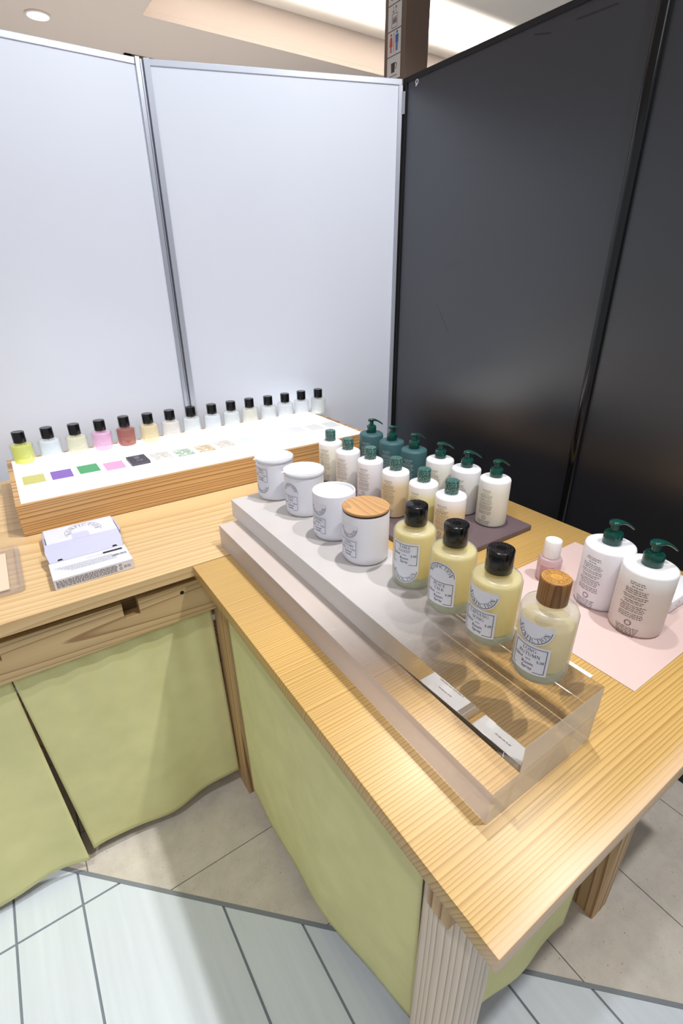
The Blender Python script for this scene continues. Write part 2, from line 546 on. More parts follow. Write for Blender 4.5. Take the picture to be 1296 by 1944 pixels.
class MB:
    def __init__(s):
        s.v, s.f, s.m = [], [], []

    def add(s, vs, fs, mi=0):
        k = len(s.v)
        s.v += [tuple(v) for v in vs]
        s.f += [tuple(i + k for i in f) for f in fs]
        s.m += [mi] * len(fs)

    def box(s, x0, x1, y0, y1, z0, z1, mi=0, bev=0.0):
        if bev:
            bm = bmesh.new()
            bmesh.ops.create_cube(bm, size=1)
            for v in bm.verts:
                v.co = Vector(((x0 + x1) / 2 + v.co.x * (x1 - x0), (y0 + y1) / 2 + v.co.y * (y1 - y0), (z0 + z1) / 2 + v.co.z * (z1 - z0)))
            bmesh.ops.bevel(bm, geom=list(bm.edges), offset=bev, segments=2, affect='EDGES', profile=0.5)
            bm.verts.index_update()
            s.add([v.co[:] for v in bm.verts], [[v.index for v in f.verts] for f in bm.faces], mi)
            bm.free()
            return
        s.add([(x0, y0, z0), (x1, y0, z0), (x1, y1, z0), (x0, y1, z0), (x0, y0, z1), (x1, y0, z1), (x1, y1, z1), (x0, y1, z1)],
              [(0, 3, 2, 1), (4, 5, 6, 7), (0, 1, 5, 4), (1, 2, 6, 5), (2, 3, 7, 6), (3, 0, 4, 7)], mi)

    def lathe(s, prof, n=40, mi=0, c=(0, 0)):
        vs, fs = [], []
        rings = []
        for r, z in prof:
            if r < 1e-6:
                rings.append([len(vs)])
                vs.append((c[0], c[1], z))
            else:
                rings.append(list(range(len(vs), len(vs) + n)))
                vs += [(c[0] + r * math.cos(2 * PI * i / n), c[1] + r * math.sin(2 * PI * i / n), z) for i in range(n)]
        for a, b in zip(rings, rings[1:]):
            for i in range(n):
                j = (i + 1) % n
                if len(a) == 1 and len(b) == 1:
                    continue
                if len(a) == 1:
                    fs.append((a[0], b[j], b[i]))
                elif len(b) == 1:
                    fs.append((a[i], a[j], b[0]))
                else:
                    fs.append((a[i], a[j], b[j], b[i]))
        s.add(vs, fs, mi)

    def prism(s, pts, z0, z1, mi=0):
        n = len(pts)
        s.add([(x, y, z0) for x, y in pts] + [(x, y, z1) for x, y in pts],
              [tuple(range(n - 1, -1, -1)), tuple(range(n, 2 * n))] + [(i, (i + 1) % n, n + (i + 1) % n, n + i) for i in range(n)], mi)

    def build(s, name, mat, parent=None, loc=None, smooth=None, mats=None):
        o = link_mesh(name, s.v, s.f, mat, parent, loc, mats=mats, fmat=s.m if mats else None)
        if smooth:
            smooth_angle(o, smooth)
        return o


def thing(name, label, cat, loc=None, group=None, rz=0):
    o = bpy.data.objects.new(name, None)
    o.empty_display_size = 0.05
    col.objects.link(o)
    o.location = loc if loc is not None else (0, 0, 0)
    o.rotation_euler = (0, 0, rz)
    o['label'] = label
    o['category'] = cat
    if group:
        o['group'] = group
    return o


def tag(o, label, cat, group=None):
    o['label'] = label
    o['category'] = cat
    if group:
        o['group'] = group
    return o


def struct(o):
    o['kind'] = 'structure'
    return o


def copy_thing(src, loc, label, rz=0):
    r = src.copy()
    col.objects.link(r)
    r.location = loc
    r.rotation_euler = (0, 0, rz)
    r['label'] = label
    for ch in src.children:
        c = ch.copy()
        col.objects.link(c)
        c.parent = r
        for g in ch.children:
            d = g.copy()
            col.objects.link(d)
            d.parent = c
    return r


# ------------------------------------------------------------------ lettering
def quad(x0, y0, x1, y1, w):
    dx, dy = x1 - x0, y1 - y0
    l = math.hypot(dx, dy) or 1
    nx, ny = -dy / l * w / 2, dx / l * w / 2
    return [(x0 + nx, y0 + ny), (x0 - nx, y0 - ny), (x1 - nx, y1 - ny), (x1 + nx, y1 + ny)]


TK, TN = 0.125, 0.05


def hstem(x0, y0, x1, y1, w):          # stroke cut level at both ends
    return [(x0 - w / 2, y0), (x0 + w / 2, y0), (x1 + w / 2, y1), (x1 - w / 2, y1)]


def serif(x, y, hw=0.13):
    t = 0.04
    return [(x - hw, y - t / 2), (x + hw, y - t / 2), (x + hw, y + t / 2), (x - hw, y + t / 2)]


def arc(cx, cy, rx, ry, a0, a1, n=14):
    out = []
    for i in range(n):
        qs = []
        for k in (i, i + 1):
            a = math.radians(a0 + (a1 - a0) * k / n)
            w = TN + (TK - TN) * abs(math.cos(a)) ** 1.5
            ca, sa = math.cos(a), math.sin(a)
            qs.append(((cx + rx * ca, cy + ry * sa), (cx + (rx - w) * ca, cy + (ry - w * 0.8) * sa)))
        out.append([qs[0][0], qs[1][0], qs[1][1], qs[0][1]])
    return out


B0, T1 = 0.02, 0.98
GLYPH = {
    'I': (0.34, [hstem(.17, 0, .17, 1, TK), serif(.17, B0), serif(.17, T1)]),
    'L': (0.66, [hstem(.17, 0, .17, 1, TK), serif(.17, T1), serif(.17, B0), hstem(.37, 0, .37, .045, .46), hstem(.58, 0, .60, .26, .045)]),
    'T': (0.78, [hstem(.39, 0, .39, 1, TK), serif(.39, B0), hstem(.39, .95, .39, 1, .70), hstem(.06, .76, .05, 1, .045), hstem(.72, .76, .73, 1, .045)]),
    'E': (0.68, [hstem(.17, 0, .17, 1, TK), hstem(.35, .95, .35, 1, .50), hstem(.35, 0, .35, .05, .52), hstem(.34, .49, .34, .535, .34), hstem(.58, .80, .59, 1, .045), hstem(.59, 0, .61, .22, .045), hstem(.50, .40, .50, .62, .04)]),
    'F': (0.64, [hstem(.17, 0, .17, 1, TK), serif(.17, B0), hstem(.35, .95, .35, 1, .50), hstem(.34, .48, .34, .525, .34), hstem(.58, .78, .59, 1, .045), hstem(.50, .38, .50, .62, .04)]),
    'N': (0.88, [hstem(.16, 0, .16, 1, TN), hstem(.72, 0, .72, 1, TN), hstem(.18, 1, .70, 0, .15), serif(.16, B0), serif(.14, T1, .10), serif(.72, T1)]),
    'M': (1.02, [hstem(.15, 0, .17, 1, TN), hstem(.87, 0, .85, 1, TK), hstem(.19, 1, .50, 0, .14), hstem(.84, 1, .50, 0, TN), serif(.15, B0), serif(.87, B0), serif(.14, T1, .10), serif(.88, T1, .11)]),
    'A': (0.86, [hstem(.14, 0, .43, 1, TN), hstem(.72, 0, .43, 1, .14), hstem(.42, .32, .42, .365, .40), serif(.14, B0), serif(.72, B0)]),
    'K': (0.82, [hstem(.17, 0, .17, 1, TK), serif(.17, B0), serif(.17, T1), hstem(.20, .40, .66, 1, TN), hstem(.36, .58, .70, 0, .14), serif(.70, B0), serif(.66, T1)]),
    'O': (0.90, arc(.45, .5, .41, .52, 0, 360, 24)),
    'C': (0.82, arc(.45, .5, .41, .52, 48, 312, 20) + [hstem(.72, .70, .73, .98, .045), hstem(.74, .08, .74, .24, .04)]),
    'G': (0.90, arc(.45, .5, .41, .52, 48, 300, 20) + [hstem(.72, .70, .73, .98, .045), hstem(.74, .06, .74, .42, TK), serif(.72, .43)]),
    'U': (0.88, [hstem(.16, .30, .16, 1, TK), hstem(.72, .30, .72, 1, TN), serif(.16, T1), serif(.72, T1, .10)] + arc(.42, .32, .32, .34, 180, 360, 12)),
    'B': (0.74, [hstem(.17, 0, .17, 1, TK), hstem(.24, .95, .24, 1, .40), hstem(.26, .50, .26, .545, .36), hstem(.24, 0, .24, .05, .40)] + arc(.40, .76, .24, .24, -90, 90, 8) + arc(.42, .265, .27, .265, -90, 90, 8)),
    'P': (0.70, [hstem(.17, 0, .17, 1, TK), serif(.17, B0), hstem(.24, .95, .24, 1, .40), hstem(.27, .45, .27, .495, .36)] + arc(.40, .725, .26, .275, -90, 90, 8)),
    'S': (0.62, arc(.31, .75, .24, .26, 35, 250, 10) + arc(.31, .27, .26, .28, 70, -145, 10) + [hstem(.52, .74, .53, .98, .04), hstem(.08, .02, .07, .28, .04)]),
}
GLYPH['S'][1].append(quad(.16, .58, .46, .44, .13))
_fonts = {}


def bfont_text(txt):
    """plain glyph mesh from the built-in font, cap height about 0.7; cached"""
    if txt in _fonts:
        return _fonts[txt]
    cu = bpy.data.curves.new('t', 'FONT')
    cu.body = txt
    cu.resolution_u = 2
    o = bpy.data.objects.new('t', cu)
    me = o.to_mesh()
    vs = [(v.co.x, v.co.y) for v in me.vertices]
    fs = [tuple(p.vertices) for p in me.polygons]
    o.to_mesh_clear()
    bpy.data.objects.remove(o)
    bpy.data.curves.remove(cu)
    _fonts[txt] = (vs, fs)
    return _fonts[txt]


def text2d(txt, h, caps=True, wide=1.0):
    """returns (verts, faces, width) with cap height h, left edge at 0, baseline at 0"""
    vs, fs = [], []
    if caps:
        x = 0
        for ch in txt:
            if ch == ' ':
                x += 0.4
                continue
            w, polys = GLYPH[ch]
            for p in polys:
                k = len(vs)
                vs += [((x + a) * h * wide, b * h) for a, b in p]
                fs.append(tuple(range(k, k + len(p))))
            x += w + 0.04
        return vs, fs, x * h * wide
    v0, f0 = bfont_text(txt)
    k = h / 0.7
    xs = [v[0] for v in v0] or [0]
    x0 = min(xs)
    return [((x - x0) * k * wide, y * k) for x, y in v0], list(f0), (max(xs) - x0) * k * wide


class Ink:
    """flat print in (u,v) coordinates"""

    def __init__(s):
        s.v, s.f = [], []

    def add(s, vs, fs):
        k = len(s.v)
        s.v += vs
        s.f += [tuple(i + k for i in f) for f in fs]

    def text(s, txt, u, v, h, caps=True, align='C', wide=1.0, fit=None):
        vs, fs, w = text2d(txt, h, caps, wide)
        if fit and w > fit:
            vs = [(a * fit / w, b) for a, b in vs]
            w = fit
        d = {'C': -w / 2, 'L': 0, 'R': -w}[align]
        s.add([(a + u + d, b + v) for a, b in vs], fs)
        return w

    def line(s, u0, v0, u1, v1, w, n=1):
        for i in range(n):
            a, b = i / n, (i + 1) / n
            s.add(quad(u0 + (u1 - u0) * a, v0 + (v1 - v0) * a, u0 + (u1 - u0) * b, v0 + (v1 - v0) * b, w), [(0, 1, 2, 3)])

    def arcline(s, cu, cv, r, a0, a1, w, n=24):
        for i in range(n):
            a, b = math.radians(a0 + (a1 - a0) * i / n), math.radians(a0 + (a1 - a0) * (i + 1) / n)
            s.add([(cu + (r - w / 2) * math.cos(a), cv + (r - w / 2) * math.sin(a)), (cu + (r + w / 2) * math.cos(a), cv + (r + w / 2) * math.sin(a)),
                   (cu + (r + w / 2) * math.cos(b), cv + (r + w / 2) * math.sin(b)), (cu + (r - w / 2) * math.cos(b), cv + (r - w / 2) * math.sin(b))], [(0, 1, 2, 3)])

    def arctext(s, txt, cu, cv, r, a0, a1, h, inward=False, wide=1.0, sy=1.0):
        """letters spread along the arc from a0 to a1 (degrees); inward = letter tops point to the centre"""
        ws = [GLYPH[c][0] if c != ' ' else 0.5 for c in txt]
        tot = sum(ws)
        acc = 0
        for c, w in zip(txt, ws):
            a = math.radians(a0 + (a1 - a0) * (acc + w / 2) / tot)
            acc += w
            if c == ' ':
                continue
            vs, fs, ww = text2d(c, h, True, wide)
            rad = (math.cos(a), math.sin(a))
            upv = (-rad[0], -rad[1]) if inward else rad
            rt = (upv[1], -upv[0])
            out = []
            for x, y in vs:
                x -= ww / 2
                y -= h / 2
                out.append((cu + r * rad[0] + rt[0] * x + upv[0] * y, cv + (r * rad[1] + rt[1] * x + upv[1] * y) * sy))
            s.add(out, fs)

    def words(s, u, v, w, h, rnd, align='C', n=1):
        """a line of print too small to read: word-long dashes"""
        x = u - w / 2 if align == 'C' else u
        end = x + w
        while x < end - h:
            l = min(end - x, h * rnd.uniform(1.2, 4.5))
            k = max(1, int(l / (h * 0.9)))
            for i in range(k):
                q = x + l * i / k
                s.add([(q, v), (q + l / k * 0.72, v), (q + l / k * 0.72, v + h * rnd.uniform(.6, 1)), (q, v + h * rnd.uniform(.6, 1))], [(0, 1, 2, 3)])
            x += l + h * 0.55

    def wrap(s, name, r, az, z, off, mat, parent):
        vs = [((r + off) * math.cos(az + u / r), (r + off) * math.sin(az + u / r), z + v) for u, v in s.v]
        return link_mesh(name, vs, s.f, mat, parent)

    def plane(s, name, o, U, V, mat, parent, loc=None):
        vs = [tuple(o[i] + U[i] * u + V[i] * v for i in range(3)) for u, v in s.v]
        return link_mesh(name, vs, s.f, mat, parent, loc)


def cyl_patch(name, cols, r, az, z, off, mat, parent):
    """paper patch wrapped round a cylinder; cols = list of (u, v_low, v_high)"""
    vs, fs = [], []
    for u, a, b in cols:
        for v in (a, b):
            vs.append(((r + off) * math.cos(az + u / r), (r + off) * math.sin(az + u / r), z + v))
    for i in range(len(cols) - 1):
        k = 2 * i
        fs.append((k, k + 2, k + 3, k + 1))
    return link_mesh(name, vs, fs, mat, parent, smooth=True)


def rect_cols(w, v0, v1, n=12):
    return [(-w / 2 + w * i / n, v0, v1) for i in range(n + 1)]


def arch_cols(R, v_flat, ext, up_dir, n=20):
    """half disc of radius R; flat side at v_flat, straight sides of length ext, then the arc"""
    out = []
    for i in range(n + 1):
        u = -R * math.cos(PI * i / n)
        h = ext + math.sqrt(max(0, R * R - u * u))
        out.append((u, v_flat, v_flat + h) if up_dir else (u, v_flat - h, v_flat))
    return out


# ================================================================== SETTING
# ---- floor: grout bed, 45-degree border, plank tiles and stone tiles
mb = MB()
mb.box(-6, 12, -5, 14, -0.12, -0.006)
floor = struct(mb.build('floor', M_grout, loc=P(0, 0, -ZF)))
BD = 1.452          # border line x + y = BD


def clip(poly, side):
    f = lambda p: (p[0] + p[1] - BD) * side - 0.012
    out = []
    for i in range(len(poly)):
        a, b = poly[i], poly[(i + 1) % len(poly)]
        fa, fb = f(a), f(b)
        if fa >= 0:
            out.append(a)
        if (fa >= 0) != (fb >= 0):
            t = fa / (fa - fb)
            out.append((a[0] + (b[0] - a[0]) * t, a[1] + (b[1] - a[1]) * t))
    return out


def lay(name, x0, x1, y0, y1, side, mat, gap):
    p = clip([(x0 + gap, y0 + gap), (x1 - gap, y0 + gap), (x1 - gap, y1 - gap), (x0 + gap, y1 - gap)], side)
    if len(p) < 3:
        return
    b = MB()
    b.prism(p, -0.012, 0.0)
    b.build(name, mat, floor)


xs = [-2.14, -1.905, -1.43, -1.195, -0.722, -0.487, -0.251, 0.222, 0.458, 0.98, 1.218, 1.69, 1.93, 2.40]
for i in range(len(xs) - 1):
    ysp = [-2.6, -1.05, 0.03 if i not in (9, 10) else -0.5, 1.55, 3.1]
    if i in (6, 8):
        ysp = [-2.6, -1.4, 0.03, 1.55, 3.1]
    for a, b in zip(ysp, ysp[1:]):
        lay('plank_tile', xs[i], xs[i + 1], a, b, -1, M_tile, 0.0045)
for i in range(-1, 9):
    x0 = -0.213 + 0.475 * i
    yo = 1.40 if x0 < 1.0 else 1.70
    for k in range(-6, 5):
        y0 = yo + 0.475 * k
        cx, cy = x0 + 0.24, y0 + 0.24
        if cx + cy < BD - 1.0:
            continue
        h = 0.475
        if x0 > 0.9:
            if k % 2:
                continue
            h = 0.95
        if i != 1:
            lay('stone_tile', x0, x0 + (0.95 if i == 0 else 0.475), y0, y0 + h, 1, M_stone, 0.0022)
d = 0.008 / math.sqrt(2)
b = MB()
b.prism([(-2.5 - d, 2.5 + BD - d), (-2.5 + d, 2.5 + BD + d), (5 + d, BD - 5 + d), (5 - d, BD - 5 - d)], -0.012, 0.001)
b.build('border_strip', M_border, floor)

# ---- ceiling with a lit coffer
zc = 3.04
cx0, cx1, cy0, cy1 = 2.66, 12.0, 4.2, 8.40
b = MB()
zz = 0.0
for (x0, x1, y0, y1) in [(-9, 16, -7, cy0), (-9, 16, cy1, 20), (-9, cx0, cy0, cy1), (cx1, 16, cy0, cy1)]:
    b.box(x0, x1, y0, y1, 0, 0.06)
ceiling = struct(b.build('ceiling', M_ceiling, loc=P(0, 0, zc)))
b = MB()
b.box(cx0, cx1, cy0, cy1, 0.46, 0.5)
b.build('coffer_top', M_coffer, ceiling)
b = MB()
t = 0.04
b.box(cx0 - t, cx1 + t, cy1, cy1 + t, 0.061, 0.5)
b.box(cx0 - t, cx1 + t, cy0 - t, cy0, 0.06, 0.5)
b.box(cx0 - t, cx0, cy0, cy1, 0.06, 0.5)
b.box(cx1, cx1 + t, cy0, cy1, 0.06, 0.5)
b.build('coffer_side', M_ceiling, ceiling)
area_light('cove_light', P((cx0 + cx1) / 2, 7.45, zc + 0.02), P((cx0 + cx1) / 2, 7.5, zc + 0.46), 44, 9 * S, (1, 0.95, 0.89), 0.9 * S, 70)
b = MB()
b.box(2.74, 3.60, 9.74, 9.86, -0.02, 0.0)
b.box(2.74, 2.84, 9.74, 10.5, -0.02, 0.0)
b.build('hatch_joint', plain('ceiling_joint', lin(96, 80, 72), 0.8), ceiling)

dl = thing('downlight', 'round recessed white downlight glowing in the beige ceiling', 'ceiling light', P(1.545, 9.10, zc))
b = MB()
b.lathe([(0.145, 0.0), (0.15, -0.012), (0.128, -0.02), (0.122, 0.0)], 40)
b.build('rim', M_lamp_rim, dl, smooth=40)
b = MB()
b.lathe([(0.0, -0.012), (0.10, -0.012), (0.122, -0.004)], 40)
b.build('lens', M_lamp, dl)


# ---- partition panels
def panel_wall(name, a, c, z0, z1, mat, th, out):
    """upright panel from a to c (plan points); `out` = +1/-1 thickness side. returns (object, dir, normal)"""
    ax, ay = a
    L_ = math.hypot(c[0] - ax, c[1] - ay)
    ux, uy = (c[0] - ax) / L_, (c[1] - ay) / L_
    ang = math.atan2(uy, ux)
    b = MB()
    b.box(0, L_, 0, th * out, z0, z1) if out > 0 else b.box(0, L_, th * out, 0, z0, z1)
    o = struct(b.build(name, mat, loc=P(ax, ay, -ZF)))
    o.rotation_euler = (0, 0, ang)
    return o, L_


ZT = ZF + 1.02
wl, Ll = panel_wall('wall_left', (-1.2, 3.30), (0.975, 3.30), 0.0, ZT - 0.03, M_white_panel, 0.06, 1)
b = MB()
b.box(0, Ll, -0.005, 0.06, ZT - 0.030, ZT, bev=0.003)
b.build('top_rail', M_alu, wl)
wb_, Lb = panel_wall('wall_back', (1.03, 3.285), (2.335, 2.80), 0.0, ZT - 0.03, M_white_panel, 0.06, 1)
b = MB()
b.box(0, Lb, -0.005, 0.06, ZT - 0.030, ZT, bev=0.003)
b.build('top_rail', M_alu, wb_)
b = MB()
b.box(Lb - 0.022, Lb, -0.010, 0.06, 0, ZT - 0.031)
b.build('end_rail', M_alu, wb_)
# joint post of the two white panels
jp = struct(MB().build('trim_1', M_alu, loc=P(0.975, 3.27, -ZF))) if False else None
b = MB()
b.box(0.0, 0.020, -0.02, 0.05, 0, ZT)
tr1 = b.build('trim_1', M_alu, loc=P(0.972, 3.30, -ZF))
struct(tr1)
b = MB()
b.box(0.020, 0.040, -0.004, 0.05, 0, ZT - 0.004)
b.build('groove', M_alu_dark, tr1)
b = MB()
b.box(0.026, 0.031, -0.010, 0.04, 0, ZT - 0.004)
b.build('groove_fin', M_alu, tr1)
b = MB()
b.add([(0.040, -0.022, 0), (0.068, -0.032, 0), (0.068, 0.04, 0), (0.040, 0.05, 0), (0.040, -0.022, ZT), (0.068, -0.032, ZT), (0.068, 0.04, ZT), (0.040, 0.05, ZT)],
      [(0, 3, 2, 1), (4, 5, 6, 7), (0, 1, 5, 4), (1, 2, 6, 5), (2, 3, 7, 6), (3, 0, 4, 7)])
b.build('flange', M_alu, tr1)
# black wall along x = 2.35
wr, Lr = panel_wall('wall_right', (2.35, 2.80), (2.35, 1.362), 0.0, ZT - 0.02, M_black_panel, 0.05, 1)
b = MB()
b.box(0, Lr, -0.006, 0.05, ZT - 0.022, ZT + 0.003)
b.build('top_band', M_black_edge, wr)
b = MB()
b.box(0, 0.03, -0.008, 0.05, 0, ZT - 0.023)
b.build('corner_band', M_black_edge, wr)
wr2, Lr2 = panel_wall('wall_right', (2.35, 1.312), (2.35, -0.8), 0.0, ZT - 0.02, M_black_panel, 0.05, 1)
b = MB()
b.box(0, Lr2, -0.006, 0.05, ZT - 0.022, ZT + 0.003)
b.build('top_band', M_black_edge, wr2)
b = MB()
b.box(0, Lr2, -0.010, 0.0, 0.0, 0.06)
b.build('foot_band', M_black_edge, wr2)
b = MB()
n = 8
pts = []
for i in range(n + 1):
    a = PI * i / n
    pts.append((0.025 - 0.025 * math.cos(a), -0.010 - 0.014 * math.sin(a)))
pts += [(0.05, 0.05), (0.0, 0.05)]
pts = pts[::-1]
b.prism(pts, 0, ZT + 0.003)
tr2 = b.build('trim_2', M_black_strip, loc=P(2.35, 1.362, -ZF), smooth=35)
tr2.rotation_euler = (0, 0, -PI / 2)
struct(tr2)

# faint scratches and a torn sticker on the black laminate (flat marks lying on the panel face)
def scratch(panel, y_start, segs, w, mat, name):
    ik = Ink()
    for ya, za_, yb, zb_ in segs:
        ik.line(y_start - ya, za_ + ZF, y_start - yb, zb_ + ZF, w)
    return ik.plane(name, (0, -0.0008, 0), (1, 0, 0), (0, 0, 1), mat, panel)


M_scratch = plain('scratch_grey', lin(74, 78, 88), 0.6)
M_smear = plain('smear_brown', lin(34, 30, 30), 0.40, spec=0.8)
for sg_ in ([(2.581, .028, 2.375, .042), (2.375, .042, 2.181, .073)], [(2.280, .566, 2.184, .541)], [(1.638, -.824, 1.604, -.815)], [(2.416, -.157, 2.287, -.330)]):
    scratch(wr, 2.80, sg_, 0.0016, M_scratch, 'scratch')
scratch(wr, 2.80, [(1.916, .967, 1.826, .947), (1.710, .957, 1.532, .952)], 0.006, M_smear, 'smear')
for sg_ in ([(1.165, -.547, 1.158, -.625), (1.159, -.651, 1.147, -.757)], [(1.123, -.622, 1.085, -.610)]):
    scratch(wr2, 1.312, sg_, 0.0018, M_scratch, 'scratch')
ik = Ink()
ik.arcline(2.80 - 2.690, .985 + ZF, .010, 0, 360, .006, 12)
ik.line(2.80 - 2.700, .968 + ZF, 2.80 - 2.688, .972 + ZF, .006)
ik.plane('torn_sticker', (0, -0.001, 0), (1, 0, 0), (0, 0, 1), M_label, wr)

b = MB()
b.box(-0.052, 0.012, -0.0035, -0.001, ZT - 0.165, ZT - 0.06)
tp = b.build('clear_tape', M_tape, loc=P(2.335, 2.785, -ZF))
tp.rotation_euler = (0, 0, -1.1)
tag(tp, 'strip of clear tape at the top of the panel corner', 'tape')

# ---- sign totem behind the corner
sg = thing('sign_pylon', 'brown sign pylon with pictogram plates rising behind the panel corner', 'sign', P(2.955, 3.515, -ZF))
b = MB()
b.box(-0.105, 0.105, -0.115, 0.115, 0, ZF + 2.3, bev=0.004)
b.build('post', M_sign_metal, sg)


def sign_plate(z0, z1, draw):
    b = MB()
    b.box(-0.109, -0.104, -0.068, 0.074, z0 + 0.003, z1 - 0.003, bev=0.0015)
    o = b.build('plate', M_sign_white, sg)
    for mat, ink in draw:
        ink.plane('pictogram', (-0.1095, 0.003, (z0 + z1) / 2), (0, -1, 0), (0, 0, 1), mat, o)


def fig(ink, cx, h, skirt):
    ink.add([(cx + .0085 * math.cos(2 * PI * i / 12), h + .0085 * math.sin(2 * PI * i / 12)) for i in range(12)], [tuple(range(12))])
    if skirt:
        ink.add([(cx - .011, h - .012), (cx + .011, h - .012), (cx + .016, h - .062), (cx - .016, h - .062)], [(3, 2, 1, 0)])
        ink.add([(cx - .008, h - .062), (cx - .001, h - .062), (cx - .001, h - .095), (cx - .008, h - .095)], [(3, 2, 1, 0)])
        ink.add([(cx + .001, h - .062), (cx + .008, h - .062), (cx + .008, h - .095), (cx + .001, h - .095)], [(3, 2, 1, 0)])
    else:
        ink.add([(cx - .017, h - .012), (cx + .017, h - .012), (cx + .014, h - .055), (cx - .014, h - .055)], [(3, 2, 1, 0)])
        ink.add([(cx - .010, h - .055), (cx - .001, h - .055), (cx - .001, h - .098), (cx - .010, h - .098)], [(3, 2, 1, 0)])
        ink.add([(cx + .001, h - .055), (cx + .010, h - .055), (cx + .010, h - .098), (cx + .001, h - .098)], [(3, 2, 1, 0)])


zs = ZF + 1.262
ck = Ink()
ck.add([(-.026, .028), (.018, .028), (.014, -.026), (-.022, -.026)], [(3, 2, 1, 0)])
ck.arcline(.020, .008, .016, -90, 90, .005, 10)
ck.line(-.045, -.044, .040, -.044, .004)
sign_plate(zs, zs + 0.136, [(M_ink_brown, ck)])
wo, ma, ba = Ink(), Ink(), Ink()
fig(wo, -.032, .046, True)
fig(ma, .030, .050, False)
ba.line(-.002, -.05, -.002, .055, .003)
sign_plate(zs + 0.136, zs + 0.272, [(M_ink_red, wo), (M_ink_blue, ma), (M_ink_brown, ba)])
el = Ink()
for q in ((-.028, -.055, .028, -.055), (.028, -.055, .028, .016), (.028, .016, -.028, .016), (-.028, .016, -.028, -.055)):
    el.line(*q, .003)
for cx in (-.015, 0, .015):
    el.add([(cx - .004, -.006), (cx + .004, -.006), (cx + .005, -.022), (cx + .003, -.036), (cx - .003, -.036), (cx - .005, -.022)], [(5, 4, 3, 2, 1, 0)])
    el.add([(cx + .0035 * math.cos(2 * PI * i / 8), -.001 + .0035 * math.sin(2 * PI * i / 8)) for i in range(8)], [tuple(range(8))])
for cx, dy in ((-.014, -1), (.014, 1)):
    el.line(cx, .022, cx, .055, .003)
    ty = .022 if dy < 0 else .055
    el.line(cx, ty, cx - .009, ty - dy * .012, .003)
    el.line(cx, ty, cx + .009, ty - dy * .012, .003)
sign_plate(zs + 0.272, zs + 0.408, [(M_ink_brown, el)])
es = Ink()
es.line(-.03, -.04, -.01, -.04, .004)
es.line(-.01, -.04, .02, .02, .004)
es.line(.02, .02, .04, .02, .004)
es.arcline(-.03, -.034, .010, 180, 330, .004, 8)
sign_plate(zs + 0.408, zs + 0.544, [(M_ink_brown, es)])

# ================================================================== TABLES
TT = 0.048
tl = thing('display_table', 'long cedar counter along the white wall with a notched apron', 'table', P(0.5, 2.4, -ZF))
b = MB()
b.box(-1.6, 1.43, 1.675 - 2.4, 3.12 - 2.4, ZF - 1 - TT, ZF - 1)
b.v = [v for v in b.v]
# trimmed along the slanted back panel
b = MB()
y0, y1 = 1.675 - 2.4, 3.14 - 2.4
pts = [(-2.0, y0), (1.43, y0), (1.43, 3.02 - 2.4), (1.02, 3.14 - 2.4), (-2.0, y1)]
b.prism(pts, ZF - 1 - TT, ZF - 1)
b.build('tabletop', M_top_left, tl)
# apron with two square notches
za, zb = ZF - 1.245, ZF - 1.083
b = MB()
nt_ = [(-0.29, -0.226), (0.165, 0.222)]
pts = [(-1.2, za), (0.512, za), (0.512, zb)]
for a, c in reversed(nt_):
    pts += [(c, zb), (c, ZF - 1.152), (a, ZF - 1.152), (a, zb)]
pts += [(-1.2, zb)]
yA = 1.70 - 2.4
k = len(pts)
vs = [(x - 0.5, yA, z) for x, z in pts] + [(x - 0.5, yA + 0.055, z) for x, z in pts]
b.add(vs, [tuple(range(k)), tuple(range(2 * k - 1, k - 1, -1))] + [(i, k + i, k + (i + 1) % k, (i + 1) % k) for i in range(k)])
ap = b.build('apron', M_apron, tl)
b = MB()
b.box(-1.6 + .1, 0.2, 0.0, 0.05, ZF - 1.25, ZF - 1.05)
b.build('inner_rail', M_apron, tl)
b = MB()
b.box(-1.7, 0.0, 1.80 - 2.4, 1.83 - 2.4, ZF - 1.26, ZF - 1.05)
b.build('inner_board', M_apron, tl)
b = MB()
b.box(0.516 - 0.5, 0.606 - 0.5, 1.607 - 2.4, 1.753 - 2.4, 0, ZF - 1.05)
b.build('leg', M_leg, tl)
b = MB()
b.box(-1.5, 0.52 - .5, 1.756 - 2.4, 1.778 - 2.4, ZF - 1.342, ZF - 1.314)
b.build('curtain_rod', M_white_cap, tl)
b = MB()
b.box(-1.98, -1.89, 1.607 - 2.4, 1.753 - 2.4, 0, ZF - 1.05)
b.build('leg', M_leg, tl)
for xx in (-1.5, 1.3):
    b = MB()
    b.box(xx - .05, xx + .05, 0.35, 0.48, 0, ZF - 1.05)
    b.build('leg', M_leg, tl)
b = MB()
b.box(-1.5, 0.9, -0.35, 0.40, ZF - 1.95, ZF - 1.91)
b.build('lower_shelf', M_leg, tl)
# knot in the apron
b = MB()
b.lathe([(0.0, 0.0006), (0.008, 0.0006)], 14)
kn = b.build('knot', M_dark, tl)
kn.rotation_euler = (PI / 2, 0, 0)
kn.location = Vector(((0.385 - 0.5) * S, (yA - 0.0006) * S, (ZF - 1.118) * S))

tr = thing('display_table', 'wide cedar counter in the foreground carrying the clear acrylic risers', 'table', P(1.18, 0.93, -ZF))
b = MB()
b.box(0.434 - 1.18, 1.925 - 1.18, 0.200 - 0.93, 1.672 - 0.93, ZF - 1 - TT, ZF - 1, bev=0.004)
b.build('tabletop', M_top_right, tr, smooth=30)


def leg_box(x0, x1, y0, y1, mat, z1=ZF - 1.048):
    b = MB()
    b.box(x0 - 1.18, x1 - 1.18, y0 - 0.93, y1 - 0.93, 0, z1, bev=0.003)
    return b.build('leg', mat, tr, smooth=30)


